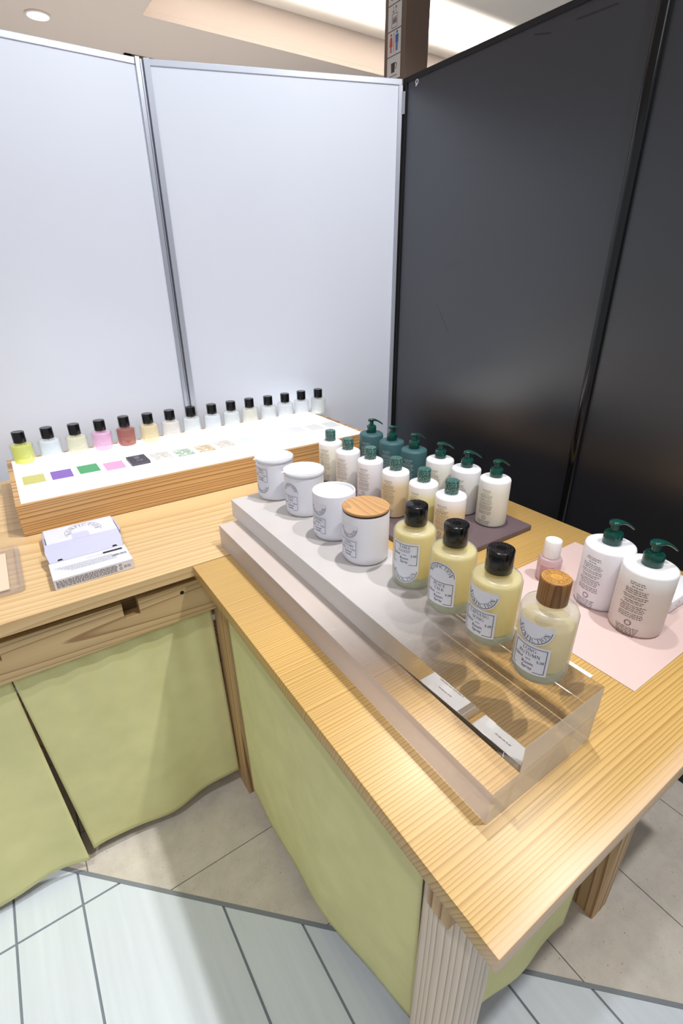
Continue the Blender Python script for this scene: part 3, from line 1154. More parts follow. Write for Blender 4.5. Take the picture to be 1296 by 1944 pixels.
leg_box(0.528, 0.628, 0.306, 0.452, M_leg_pale)
leg_box(1.416, 1.512, 0.345, 0.43, M_leg)
leg_box(1.416, 1.512, 1.40, 1.50, M_leg)
b = MB()
b.box(0.502 - 1.18, 1.50 - 1.18, 0.352 - 0.93, 0.418 - 0.93, ZF - 1.272, ZF - 1.19, bev=0.002)
b.build('cross_beam', M_leg, tr)


# ---- curtains
def curtain(name, label, fn, nu, nv, loc, thick=0.0035):
    vs, fs = [], []
    for j in range(nv + 1):
        for i in range(nu + 1):
            vs.append(fn(i / nu, j / nv))
    for j in range(nv):
        for i in range(nu):
            k = j * (nu + 1) + i
            fs.append((k, k + 1, k + nu + 2, k + nu + 1))
    o = link_mesh(name, vs, fs, M_cloth, loc=loc, smooth=True)
    md = o.modifiers.new('thickness', 'SOLIDIFY')
    md.thickness = thick * S
    tag(o, label, 'curtain', 'lime green curtains below the counters')
    return o


def lerp(a, b, t):
    return a + (b - a) * t


def cl2(u, v):
    x = lerp(lerp(-0.226, -0.168, v), lerp(0.500, 0.508, v), u)
    z = lerp(-1.262, lerp(-2.275, -2.235, u), v)
    w = math.sin(u * 9 + 0.5) * 0.010 + math.sin(u * 4.3 + 1) * 0.012 + math.sin(u * 17 + v * 2) * 0.004
    y = 1.742 - 0.036 * v + w * v + 0.004 * math.sin(u * 40) * (1 - v) * (1 - v)
    z += 0.012 * math.sin(u * 7.5 + 1.2) * v
    return (x, y, z + ZF)


def cl1(u, v):
    x = lerp(lerp(-0.98, -0.96, v), lerp(-0.230, -0.190, v), u)
    z = lerp(-1.262, -2.268, v)
    w = math.sin(u * 8 + 2.5) * 0.014 + math.sin(u * 15 + 1) * 0.008
    y = 1.742 - 0.044 * v + w * v
    z += 0.014 * math.sin(u * 9 + 0.2) * v
    return (x, y, z + ZF)


curtain('fabric_curtain', 'lime green curtain panel with a slit at its left, left of the bare cedar leg', cl2, 60, 40, P(0, 0, -ZF))
curtain('fabric_curtain', 'lime green curtain panel cut off by the left frame edge', cl1, 60, 40, P(0, 0, -ZF))


def cr(u, v):
    # u runs from the far end to the near end of the long side
    y = lerp(lerp(1.600, 1.545, v), lerp(0.452, 0.500, v), u)
    x = lerp(0.520, lerp(0.515, 0.592, u ** 2.6), v)
    z = lerp(-1.06, lerp(-2.235, -2.17, u ** 3), v)
    x += (math.sin(u * 7 + 0.4) * 0.010 + math.sin(u * 15 + 2) * 0.005) * v
    z += 0.014 * math.sin(u * 9 + 2) * v
    return (x, y, z + ZF)


def cn(u, v):
    x = lerp(0.645, lerp(1.285, 1.262, v), u)
    y = 0.385 + 0.010 * math.sin(u * 9) * v
    z = lerp(-1.285, lerp(-2.16, -2.225, u), v) + 0.03 * v * math.sin(u * 4 + 0.6) + 0.02 * max(0, u - 0.85) / 0.15 * v
    return (x, y, z + ZF)


curtain('fabric_curtain', 'long lime green curtain down the aisle side of the foreground counter', cr, 70, 40, P(0, 0, -ZF))
curtain('fabric_curtain', 'lime green curtain between the two legs of the counter near end', cn, 40, 30, P(0, 0, -ZF))

# ================================================================== LIGHT BOX
bx0, bx1, by0, by1, bh = -0.078, 1.768, 2.318, 3.02, 0.143
lb = thing('light_box', 'wooden light box with a glowing white top along the white panels', 'light box', P(0.85, 2.67, -1))
lx0, lx1, ly0, ly1 = bx0 - .85, bx1 - .85, by0 - 2.67, by1 - 2.67
t = 0.022
b = MB()
b.box(lx0, lx1, ly0, ly0 + t, 0.004, bh)
b.build('front_board', M_light_box, lb)
b = MB()
b.box(lx0, lx0 + t, ly0 + t, ly1, 0.004, bh)
b.build('end_board', M_light_box, lb)
b = MB()
b.prism([(lx1 - t, ly0 + t), (lx1, ly0 + t), (lx1, ly1 - 0.03), (lx1 - t, ly1 - 0.03)], 0.004, bh)
b.build('end_board', M_light_box, lb)
b = MB()
b.box(lx0 + t, lx1 - t, ly1 - t - 0.03 + 0.03, ly1, 0.004, bh)
b.build('back_board', M_light_box, lb)
b = MB()
b.box(lx0 + t, lx1 - t, ly0 + t, ly1 - t, 0.0, 0.004)
b.build('bottom_board', M_light_box, lb)
b = MB()
b.box(lx0 + t, lx1 - t, ly0 + t, ly1 - t, bh - 0.022, bh - 0.003)
b.build('light_panel', M_lightpanel, lb)
ZL = -1 + bh - 0.003

# ---- perfume bottles on the light box
PN = ['lemon yellow', 'watery pale blue', 'pale straw', 'bright pink', 'dark amber red', 'light honey', 'faint peach', 'clear', 'clear', 'clear', 'faint cream', 'clear', 'clear', 'clear', 'clear']
PC = [(0.86, 0.88, 0.22, 1), (0.90, 0.94, 0.97, 1), (0.93, 0.90, 0.72, 1), (0.95, 0.62, 0.82, 1), (0.52, 0.10, 0.02, 1), (0.94, 0.82, 0.55, 1),
      (0.95, 0.90, 0.85, 1), (0.95, 0.96, 0.96, 1), (0.94, 0.96, 0.98, 1), (0.94, 0.95, 0.95, 1), (0.95, 0.92, 0.84, 1), (0.94, 0.95, 0.96, 1), (0.95, 0.96, 0.97, 1), (0.94, 0.95, 0.96, 1), (0.93, 0.95, 0.94, 1)]
PW = ['yellow perfume bottle at the left end of the light box', 'pale blue perfume bottle second from the left on the light box', 'pale straw perfume bottle between the pale blue and the pink ones',
      'bright pink perfume bottle on the light box', 'dark red amber perfume bottle beside the pink one', 'honey coloured perfume bottle right of the dark red one',
      'faintly peach perfume bottle right of the honey coloured one', 'clear perfume bottle standing in front of the chrome panel joint', 'clear perfume bottle just right of the chrome panel joint',
      'clear perfume bottle sixth from the right end of the light box', 'faintly cream perfume bottle, fifth from the right end of the light box', 'clear perfume bottle fourth from the right end of the light box',
      'clear perfume bottle third from the right end of the light box', 'clear perfume bottle second from the right end of the light box', 'clear perfume bottle at the right end of the light box']


def liquid_mat(name, c):
    m = clear_plastic(name, tuple(x ** 0.5 for x in c[:3]) + (1,), 0.60, tuple(min(1, x * 1.02) for x in c[:3]) + (1,), 0.05, 1.12, 0.62)
    return m


perf_parts = None
pr = 0.052
for i in range(15):
    x = 0.006 + 0.1236 * i
    y = 2.852 + 0.006 * math.sin(i * 2.1)
    t_ = thing('perfume_bottle', PW[i], 'perfume bottle', P(x, y, ZL), 'perfume bottles on the light box')
    if perf_parts is None:
        b = MB()
        b.lathe([(0, 0), (pr - .008, 0), (pr - .003, .003), (pr, .010), (pr, .118), (pr - .004, .127), (pr - .012, .129), (.020, .130), (.019, .134), (0.0, .134),
                 ], 36)
        b.lathe([(0, .028), (pr - .012, .028), (pr - .006, .032), (pr - .005, .038), (pr - .005, .116), (pr - .010, .124), (.016, .126), (0, .126)][::-1], 36)
        g = b.build('glass_body', clear_plastic('bottle_glass', (0.985, 0.99, 0.99, 1), 0.05, lin(235, 240, 245), 0.02, 1.35), t_, smooth=40)
        b = MB()
        b.lathe([(0, .1315), (.0265, .1315), (.0285, .1335), (.0285, .183), (.027, .1855), (0, .1855)], 32)
        cpo = b.build('cap', M_cap_black, t_, smooth=40)
        b = MB()
        b.lathe([(.0045, .034), (.0045, .125)], 8)
        dt = b.build('dip_tube', clear_plastic('tube_plastic', (0.95, 0.95, 0.95, 1), 0.25, lin(235, 235, 235)), t_)
        b = MB()
        b.lathe([(0, .0285), (pr - .013, .0285), (pr - .0075, .033), (pr - .0065, .039), (pr - .0065, .116), (pr - .010, .120), (0, .120)], 32)
        lq = b.build('perfume', liquid_mat('perfume_0', PC[0]), t_, smooth=40)
        perf_parts = (g, cpo, dt, lq)
    else:
        for q in perf_parts:
            c = q.copy()
            c.parent = t_
            if q is perf_parts[3]:
                c.data = q.data.copy()
                c.data.materials[0] = liquid_mat('perfume_%d' % i, PC[i])
            col.objects.link(c)

# ---- scent cards in front of the bottles
CC = [lin(196, 192, 118), lin(134, 100, 180), lin(78, 158, 108), lin(216, 160, 196), lin(72, 68, 80), lin(204, 200, 194), lin(190, 204, 186), lin(216, 196, 158), lin(222, 216, 206),
      lin(224, 230, 230), lin(232, 232, 236), lin(236, 236, 236), lin(238, 238, 238), lin(240, 238, 236), lin(240, 240, 240)]
CN = ['olive yellow scent card stack at the left end', 'violet scent card lying on the light box', 'green scent card stack with white edges', 'pink scent card before the pink bottle',
      'charcoal scent card stack with fine white print', 'plain light grey scent card right of the charcoal stack', 'green marbled scent card on the light box', 'ochre marbled scent card on the light box',
      'pale beige marbled scent card right of the ochre one', 'pale blue grey scent card, sixth from the right end', 'almost white scent card fifth from the right end', 'almost white scent card fourth from the right end',
      'almost white scent card third from the right end', 'almost white scent card second from the right end', 'almost white scent card at the right end of the row']


def card_face(i):
    if i >= 5:
        CC[i] = tuple(x * (0.80 if i < 9 else 0.90) for x in CC[i][:3]) + (1,)
    if i not in (5, 6, 7, 8, 9):
        return plain('card_face_%d' % i, CC[i], 0.55)
    m, nt, b_ = new_mat('card_face_%d' % i)
    tc = N(nt, 'ShaderNodeTexCoord')
    nz = N(nt, 'ShaderNodeTexNoise')
    nz.inputs['Scale'].default_value = 38
    nz.inputs['Detail'].default_value = 3
    nz.inputs['Distortion'].default_value = 1.5
    L(nt, tc.outputs['Object'], nz.inputs['Vector'])
    mid = {5: lin(214, 210, 204), 6: lin(120, 160, 122), 7: lin(196, 160, 104), 8: lin(198, 184, 160), 9: lin(206, 220, 222)}[i]
    L(nt, ramp(nt, nz.outputs['Fac'], [(0.35, lin(236, 234, 230)), (0.5, CC[i]), (0.58, mid), (0.7, lin(232, 232, 232))]), b_.inputs['Base Color'])
    return m


for i in range(15):
    x = 0.016 + 0.1185 * i
    th = 0.014 if i in (2, 4) else 0.007
    if i == 0:
        th = 0.011
    b = MB()
    b.box(-.046, .046, -.063, .063, 0, th)
    c = b.build('scent_card', M_card, loc=P(x, 2.607 + .01 * math.sin(i * 1.7), ZL + 0.0005))
    c.rotation_euler = (0, 0, 0.03 * math.sin(i * 3.3))
    tag(c, CN[i], 'card', 'scent cards on the light box')
    b = MB()
    b.box(-.046, .046, -.063, .063, th, th + 0.0012)
    if i == 4:
        b.box(-.0462, .0462, -.0632, .0632, 0.0, th)
    b.build('card_face', card_face(i), c)
    if i == 4:
        ik = Ink()
        rr = random.Random(4)
        for k in range(4):
            ik.words(0, .040 - .012 * k, .030 - .003 * k, .0045, rr)
        ik.words(0.003, -.03, .03, .006, rr)
        ik.plane('print', (0, 0, th + 0.0016), (1, 0, 0), (0, 1, 0), M_ink_white, c)

# ================================================================== ACRYLIC RISERS
YR0, YR1 = 0.360, 1.765
M_acr_top = acrylic_block('acrylic_upper', (0.62 - 1.06) * S, (1.02 - 1.06) * S, lin(208, 203, 201), 0.80)
M_acr_low = acrylic_block('acrylic_lower', (0.62 - 1.06) * S, (1.15 - 1.06) * S, lin(210, 197, 189), 0.80)
M_acr_tside = acrylic_block('acrylic_upper_side', (0.62 - 1.06) * S, (1.02 - 1.06) * S, lin(232, 228, 226), 0.80, True)
M_acr_lside = acrylic_block('acrylic_lower_back', (0.62 - 1.06) * S, (1.15 - 1.06) * S, lin(232, 222, 216), 0.80, True)
M_acr_end = clear_plastic('acrylic_sawn_end', (0.93, 0.92, 0.90, 1), 0.70, lin(232, 229, 222), 0.3, 1.3, 0.4)
M_acr_side = clear_plastic('acrylic_sawn_side', (0.93, 0.90, 0.90, 1), 0.78, lin(232, 222, 222), 0.3, 1.3, 0.4)


def riser(name, label, x0, x1, y0, y1, z0, z1, mtop, mside, mback):
    cx, cy = (x0 + x1) / 2, 1.06
    b = MB()
    b.box(x0 - cx, x1 - cx, y0 - cy, y1 - cy, 0, z1 - z0, bev=0.0018)
    o = b.build(name, mtop, loc=P(cx, cy, z0), mats=[mtop, M_acr_end, mside, mback])
    for p in o.data.polygons:
        if abs(p.normal.y) > 0.6:
            p.material_index = 1
        elif p.normal.x < -0.6:
            p.material_index = 2
        elif p.normal.x > 0.6:
            p.material_index = 3
    return tag(o, label, 'riser', 'acrylic risers')


riser('acrylic_riser', 'lower and wider clear acrylic riser lying on the counter', 0.588, 0.945, YR0, YR1, -0.9995, -0.9065, M_acr_low, M_acr_side, M_acr_lside)
riser('acrylic_riser', 'upper acrylic riser carrying the candles and room sprays', 0.668, 0.945, YR0 - 0.002, YR1 + 0.045, -0.906, -0.830, M_acr_top, M_acr_tside, M_acr_tside)

# ---- card stacks behind the riser
for (ya, yb, lab) in ((0.446, 0.60, 'stack of white business cards behind the riser beside the wooden capped spray'), (0.655, 0.80, 'stack of white business cards behind the riser nearer the slate board')):
    st = thing('card_stack', lab, 'cards', P(1.02, (ya + yb) / 2, -1), 'white card stacks behind the riser')
    b = MB()
    h = (yb - ya) / 2
    b.box(-.06, .066, -h, h, 0, 0.026)
    b.build('cards', M_card, st)
    b = MB()
    b.box(-.060, .068, -h + .002, h + .003, 0.0265, 0.055)
    o = b.build('cards', M_card, st)
    ik = Ink()
    rr = random.Random(3)
    ik.words(0, .02, .05, .004, rr)
    ik.words(0, -.005, .09, .004, rr)
    ik.plane('print', (0, 0, 0.0555), (0, 1, 0), (-1, 0, 0), M_ink_soft, o)


# ================================================================== LABEL ARTWORK
def badge(kind, r, az, z, parent, R, ext, rect_w, v0, v1, gap, paper, names, size3, rows, border=0.0012):
    """arched badge + boxed rectangle; kind: 'below' (rect over bowl), 'above' (arch over rect), 'split' (bowl over rect, apart)"""
    off, off2 = 0.0006, 0.0012
    H = R + ext
    ik = Ink()
    if kind == 'below':
        cols = arch_cols(R, v0, ext, False)
        cyl_patch('label', [(u, a, v1) for u, a, b_ in cols], r, az, z, off, paper, parent)
        cv = v0 - ext
        a0, a1, inward = 188, 352, True
        rv0, rv1 = v0 + .002, v1
    elif kind == 'above':
        cols = arch_cols(R, v1, ext, True)
        cyl_patch('label', [(u, v0, b_) for u, a, b_ in cols], r, az, z, off, paper, parent)
        cv = v1 + ext
        a0, a1, inward = 172, 8, False
        rv0, rv1 = v0, v1
    else:
        top = v1 + gap + H
        cyl_patch('label', arch_cols(R, top, ext, False), r, az, z, off, paper, parent)
        cyl_patch('label', rect_cols(rect_w, v0, v1), r, az, z, off, paper, parent)
        cv = top - ext
        a0, a1, inward = 188, 352, True
        rv0, rv1 = v0, v1
    rt = R * 0.72
    ik.arctext('NONFICTION', 0, cv, rt, a0, a1, R * 0.25, inward, 0.95)
    if inward:
        ik.arcline(0, cv, R * 0.90, 182, 358, border * 1.1, 28)
    else:
        ik.arcline(0, cv, R * 0.90, 178, 2, border * 1.1, 28)
    m = rect_w * 0.07
    w2 = rect_w / 2 - m
    b0, b1 = rv0 + m, rv1 - m
    ik.line(-w2, b1, w2, b1, border, 12)
    ik.line(-w2, b0, -w2, b1, border)
    ik.line(w2, b0, w2, b1, border)
    ik.line(-w2, b0, -w2 + rect_w * 0.10, b0, border)
    ik.line(w2 - rect_w * 0.26, b0, w2, b0, border, 3)
    n = 5
    step = (b1 - b0) / 5.15
    ch = step * 0.66
    y = b1 - step * 0.95
    fit = w2 * 1.86
    ik.text(names[0], 0, y, ch, True, fit=fit, wide=1.12)
    ik.text(names[1], 0, y - step, ch, True, fit=fit, wide=1.12)
    w = ik.text(size3[0], -w2 * 0.93, y - 2 * step, ch * 0.82, False, 'L', 1.0, fit * 0.36)
    ik.text(size3[1], w2 * 0.93, y - 2 * step, ch * 0.82, False, 'R', 1.0, fit * 0.36)
    ik.line(-w2 * 0.17, y - 2 * step + ch * 0.36, w2 * 0.17, y - 2 * step + ch * 0.36, border)
    ik.text(rows[0], 0, y - 3 * step + ch * 0.1, ch * 0.95, False, fit=fit * 0.8)
    ik.text(rows[1], 0, y - 4 * step + ch * 0.25, ch * 0.95, False, fit=fit * 0.7)
    ik.wrap('label_print', r, az, z, off2, M_ink, parent)


def ring_top(name, parent, z, r, mat, h):
    ik = Ink()
    ik.arctext('NONFICTION NONFICTION ', 0, 0, r, 90, -270, h, False, 0.9)
    ik.arcline(0, 0, r * 1.30, 0, 360, 0.0007, 32)
    ik.arcline(0, 0, r * 0.70, 0, 360, 0.0007, 28)
    ik.plane(name, (0, 0, z), (math.cos(-YAW), math.sin(-YAW), 0), (-math.sin(-YAW), math.cos(-YAW), 0), mat, parent)


NAMES = [('TABLE', 'GUEST'), ('PEACE', 'TALK'), ('LAPSANG', 'SONG'), ('LONG', 'AUTUMN')]
KINDS = ['below', 'above', 'split', 'split']

# ---- room sprays
SP = [(0.880, 0.928), (0.884, 0.779), (0.874, 0.628), (0.869, 0.479)]
SLAB = ['frosted room spray bottle labelled TABLE GUEST with black cap', 'frosted room spray bottle labelled PEACE TALK with black cap', 'frosted room spray bottle labelled LAPSANG SONG with black cap',
        'frosted room spray bottle labelled LONG AUTUMN with wooden cap']
sr = 0.0615
OFFS = [-0.44, -0.50, -0.50, -0.38]
for i, (x, y) in enumerate(SP):
    t_ = thing('spray_bottle', SLAB[i], 'spray bottle', P(x, y, -0.8295), 'room sprays on the riser')
    z = 0
    b = MB()
    b.lathe([(0, 0), (sr - .016, 0), (sr - .008, .003), (sr - .003, .010), (sr - .0005, .022), (sr, .034), (sr, .170), (sr - .004, .180), (sr - .012, .184), (.026, .188), (.024, .196), (0, .196)], 48)
    b.build('glass_body', M_frost, t_, smooth=45)
    lv = .176 if i < 3 else .146
    b = MB()
    b.lathe([(0, .034), (sr - .012, .034), (sr - .005, .038), (sr - .0035, .044), (sr - .0035, lv - .004), (sr - .006, lv), (0, lv)], 40)
    b.build('spray_liquid', M_spray_liq if i < 3 else M_spray_liq2, t_, smooth=45)
    b = MB()
    b.lathe([(0, .0015), (sr - .017, .0015), (sr - .0065, .010), (sr - .0037, .031), (0, .0325)], 40)
    b.build('glass_base', M_frost_base, t_, smooth=45)
    wood_cap = i == 3
    b = MB()
    b.lathe([(0, .1935), (.0315, .1935), (.0325, .195), (.0325, .249), (.0315, .2515), (.030, .2525), (0, .2525)], 40)
    cp = b.build('cap', M_cap_wood if wood_cap else M_cap_black, t_, smooth=45)
    if wood_cap:
        cp['label'] = 'brown wooden cap with engraved ring'
        b = MB()
        b.lathe([(0, .2532), (.0298, .2532), (.0302, .2524)], 40)
        b.build('cap_top', M_cap_wood_top, cp)
    ring_top('engraving', cp, .2536 if wood_cap else .2529, .020, M_ink_brown if wood_cap else M_emboss, .0062)
    az = math.atan2(-y, -x) + OFFS[i]
    badge(KINDS[i], sr, az, 0, t_, 0.043, 0.011, 0.086, 0.080 if KINDS[i] == 'below' else 0.032, 0.156 if KINDS[i] == 'below' else 0.108, 0.001, M_label, NAMES[i], ('150ml', '5.0fl'), ('Room', 'Spray'))

# ---- candles
CA = [(0.846, 1.745), (0.868, 1.543), (0.857, 1.318), (0.851, 1.126)]
CLB = ['white candle labelled TABLE GUEST under a frosted lid, at the far end of the riser', 'white candle labelled PEACE TALK under a frosted lid', 'open white candle labelled LAPSANG SONG showing its wax',
       'white candle labelled LONG AUTUMN with an oak lid']
kr = 0.0752
for i, (x, y) in enumerate(CA):
    t_ = thing('candle', CLB[i], 'candle', P(x, y, -0.8295), 'scented candles on the riser')
    b = MB()
    b.lathe([(0, 0), (kr - .014, 0), (kr - .006, .004), (kr - .001, .014), (kr, .03), (kr, .165), (kr - .0012, .168), (kr - .004, .1685), (kr - .006, .165), (kr - .006, .120), (0, .120)], 56)
    b.build('jar', M_ceramic, t_, smooth=45)
    b = MB()
    b.lathe([(0, .157), (kr - .012, .1572), (kr - .0065, .159), (kr - .0065, .121), (0, .121)], 48)
    b.build('wax', M_wax, t_, smooth=45)
    if i < 3:
        b = MB()
        b.lathe([(0, .165), (.0012, .165), (.0012, .156), (0, .156)], 8)
        b.build('wick', M_wax, t_)
    if i < 2:
        b = MB()
        b.lathe([(0, .1715), (kr - .010, .1715), (kr - .008, .1735), (kr + .002, .174), (kr + .004, .171), (kr + .0035, .163), (kr + .0015, .163), (kr + .002, .1695), (0, .1695)], 56)
        ld = b.build('lid', M_dust_lid, t_, smooth=45)
        ld['label'] = 'frosted plastic lid'
        a = math.atan2(-y, -x) - 1.25
        b = MB()
        b.add([(math.cos(a + s) * rr, math.sin(a + s) * rr, zz) for rr, s, zz in ((kr + .002, -.1, .1735), (kr + .012, -.07, .172), (kr + .012, .07, .172), (kr + .002, .1, .1735),
                                                                                    (kr + .002, -.1, .1715), (kr + .012, -.07, .170), (kr + .012, .07, .170), (kr + .002, .1, .1715))],
              [(0, 1, 2, 3), (7, 6, 5, 4), (0, 4, 5, 1), (1, 5, 6, 2), (2, 6, 7, 3)])
        b.build('lid_tab', M_dust_lid, ld)
    if i == 3:
        b = MB()
        b.lathe([(0, .169), (kr - .002, .169), (kr - .001, .172), (kr - .001, .1745), (0, .1745)], 56)
        b.build('lid_liner', M_black_liner, t_, smooth=45)
        b = MB()
        b.lathe([(0, .1748), (kr - .0005, .1748), (kr, .176), (kr, .181), (kr - .001, .182), (0, .182)], 56)
        ld = b.build('lid', M_oak, t_, smooth=45)
        ld['label'] = 'round oak lid'
    az = math.atan2(-y, -x) + (-0.86, -0.80, -0.84, -0.80)[i]
    k = KINDS[i]
    badge(k, kr, az, 0, t_, 0.037, 0.010, 0.072, 0.078 if k == 'below' else 0.026, 0.144 if k == 'below' else 0.092, 0.002, M_label_white, NAMES[i], ('200g', '7.0oz'), ('Scented', 'Candle'), 0.001)


# ================================================================== BODY CARE BOTTLES
def bottle_print(parent, r, az, ztop, h, ink, ring=True, scale=1.0, seed=1, marks=True):
    rr = random.Random(seed)
    ik = Ink()
    v = ztop
    lh = 0.0041 * scale
    gp = 0.0063 * scale
    blocks = [(2, .052), (1, .034), (3, .066), (2, .076), (2, .062), (4, .072), (3, .072)]
    for n, w in blocks:
        for k in range(n):
            ik.words(0, v, w * scale * rr.uniform(.8, 1.05), lh * 0.8, rr)
            v -= gp
        v -= gp * 0.45
    v -= .010 * scale
    for a in range(0, 360, 20):
        c_, s_ = math.cos(math.radians(a)), math.sin(math.radians(a))
        q = quad(c_ * .0065 * scale, v + s_ * .0065 * scale, c_ * .0105 * scale, v + s_ * .0105 * scale, .0016 * scale)
        ik.add(q, [(0, 1, 2, 3)])
    v -= .018 * scale
    for k in range(8):
        ik.words(0, v, (.068 - .0035 * k) * scale, lh * 0.8, rr)
        v -= gp * 0.92
    if marks:
        v -= .004
        for cx in (-.008, .008):
            ik.arcline(cx * scale, v, .004 * scale, 20, 320, .0014 * scale, 8)
    ik.wrap('fine_print', r, az, 0, 0.0006, ink, parent)


def pump_head(parent, z0, k=1.0, rz=0.0, mat=None):
    """pump in the bottle's frame: collar, stem, lever head with a drooping nozzle"""
    mat = mat or M_pump_green
    b = MB()
    b.lathe([(0, z0), (.027 * k, z0), (.0285 * k, z0 + .002), (.0285 * k, z0 + .036 * k), (.027 * k, z0 + .040 * k), (.020 * k, z0 + .042 * k), (.020 * k, z0 + .046 * k), (0, z0 + .046 * k)], 32)
    b.build('pump_collar', mat, parent, smooth=40)
    b = MB()
    b.lathe([(0, z0 + .045 * k), (.0125 * k, z0 + .045 * k), (.0125 * k, z0 + .076 * k), (0, z0 + .076 * k)], 24)
    b.build('pump_stem', mat, parent, smooth=40)
    # lever: lofted ellipses along the nozzle
    st = [(-.021, .072, .004, .006), (-.017, .0745, .013, .010), (-.006, .0765, .018, .012), (.008, .0770, .017, .0115), (.020, .0750, .0125, .0095), (.034, .0700, .0095, .008), (.048, .0620, .0085, .0075), (.060, .0530, .0080, .0068), (.066, .0480, .0072, .0060)]
    n = 14
    vs, fs = [], []
    for (t_, zz, hw, hh) in st:
        for j in range(n):
            a = 2 * PI * j / n
            ca, sa = math.cos(a), math.sin(a)
            zo = sa * hh * (0.45 if sa > 0 else 0.85)
            px, py = t_ * k, ca * hw * k
            vs.append((px * math.cos(rz) - py * math.sin(rz), px * math.sin(rz) + py * math.cos(rz), z0 + (zz + zo) * k))
    for i in range(len(st) - 1):
        for j in range(n):
            q = (j + 1) % n
            fs.append((i * n + j, i * n + q, (i + 1) * n + q, (i + 1) * n + j))
    fs.append(tuple(range(n - 1, -1, -1)))
    e = (len(st) - 1) * n
    fs.append(tuple(range(e, e + n)))
    b = MB()
    b.add(vs, fs)
    b.build('pump_head', mat, parent, smooth=60)


# slate board
b = MB()
b.box(1.185 - 1.465, 1.745 - 1.465, 1.118 - 1.66, 2.21 - 1.66, 0, 0.024, bev=0.005)
tag(b.build('slate_board', M_slate, loc=P(1.465, 1.66, -0.9995)), 'dark purple slate board under the group of body care bottles', 'board')
ZS = -0.975

# front row: speckled screw caps
FR = [(1.338, 2.082, M_bottle_ivory, 'ivory body wash bottle with green speckled cap, farthest of the capped row'), (1.330, 1.912, M_bottle_white, 'white bottle with green speckled cap, second farthest of the capped row'),
      (1.336, 1.738, M_bottle_white2, 'pure white bottle with green speckled cap, third of the capped row'), (1.338, 1.556, M_bottle_cream, 'cream tinted bottle with green speckled cap behind the oak lidded candle'),
      (1.345, 1.385, M_bottle_yellow, 'yellow tinted bottle with green speckled cap'), (1.346, 1.230, M_bottle_cream, 'cream tinted bottle with green speckled cap, nearest of the capped row')]
for i, (x, y, mt, lab) in enumerate(FR):
    t_ = thing('capped_bottle', lab, 'bottle', P(x, y, ZS), 'bottles with speckled caps on the slate')
    r = 0.0605
    b = MB()
    b.lathe([(0, 0), (r - .008, 0), (r - .002, .003), (r, .009), (r, .196), (r - .002, .203), (r - .009, .207), (.026, .209), (.026, .213), (0, .213)], 44)
    b.build('bottle_body', mt, t_, smooth=45)
    b = MB()
    b.lathe([(0, .2115), (.0262, .2115), (.027, .213), (.027, .261), (.0255, .264), (0, .2645)], 32)
    b.build('cap', M_cap_green, t_, smooth=45)
    bottle_print(t_, r, math.atan2(-y, -x) - 0.55, 0.172, 0, M_ink_grey if i == 2 else M_ink_soft, scale=0.86, seed=i, marks=True)

# back row: pumps
BK = [(1.598, 2.075, M_bottle_green, 'matte teal pump bottle, farthest from the camera'), (1.598, 1.900, M_bottle_green, 'matte teal pump bottle in the middle of the three teal ones'), (1.602, 1.733, M_bottle_green, 'matte teal pump bottle next to the white pump bottles'),
      (1.605, 1.555, M_bottle_ivory, 'ivory pump bottle with green pump next to the teal bottles'), (1.614, 1.400, M_bottle_white, 'white pump bottle between the two other pale pump bottles on the slate'), (1.624, 1.246, M_bottle_ivory, 'ivory pump bottle at the near corner of the slate board')]
for i, (x, y, mt, lab) in enumerate(BK):
    t_ = thing('pump_bottle', lab, 'pump bottle', P(x, y, ZS), 'pump bottles on the slate')
    r = 0.0645
    b = MB()
    b.lathe([(0, 0), (r - .008, 0), (r - .002, .003), (r, .009), (r, .198), (r - .002, .204), (r - .008, .208), (.029, .209), (.029, .212), (0, .212)], 44)
    b.build('bottle_body', mt, t_, smooth=45)
    pump_head(t_, .210, 0.92, (-0.5, -0.42, -0.3, -0.45, -0.6, -0.25)[i])
    bottle_print(t_, r, math.atan2(-y, -x) - 0.45, 0.165, 0, M_ink_white if i < 3 else M_ink_soft, scale=0.9, seed=20 + i)

# pink sheet with the near pump bottles
b = MB()
b.box(1.185 - 1.5, 1.80 - 1.5, 0.378 - 0.66, 0.945 - 0.66, 0, 0.0016)
tag(b.build('pink_sheet', M_pink, loc=P(1.5, 0.66, -0.9995)), 'pale pink paper sheet under the two large pump bottles', 'sheet')
ZP = -0.9975
for i, (x, y, mt, lab, ink) in enumerate(((1.492, 0.667, M_pump_white, 'large white pump bottle on the pink sheet, farther of the two', M_ink_grey), (1.462, 0.527, M_bottle_milky, 'large milky pump bottle on the pink sheet, nearer of the two', M_ink_brown))):
    t_ = thing('pump_bottle', lab, 'pump bottle', P(x, y, ZP), 'large pump bottles on the pink sheet')
    r = 0.0755
    b = MB()
    b.lathe([(0, 0), (r - .010, 0), (r - .003, .004), (r, .012), (r, .208), (r - .002, .214), (r - .008, .217), (.032, .2185), (.031, .221), (0, .221)], 56)
    b.build('bottle_body', mt, t_, smooth=45)
    pump_head(t_, .2185, 1.0, (-0.45, -0.5)[i])
    bottle_print(t_, r, math.atan2(-y, -x) - (0.50 if i == 0 else 0.22), 0.183, 0, ink, scale=1.0, seed=40 + i)

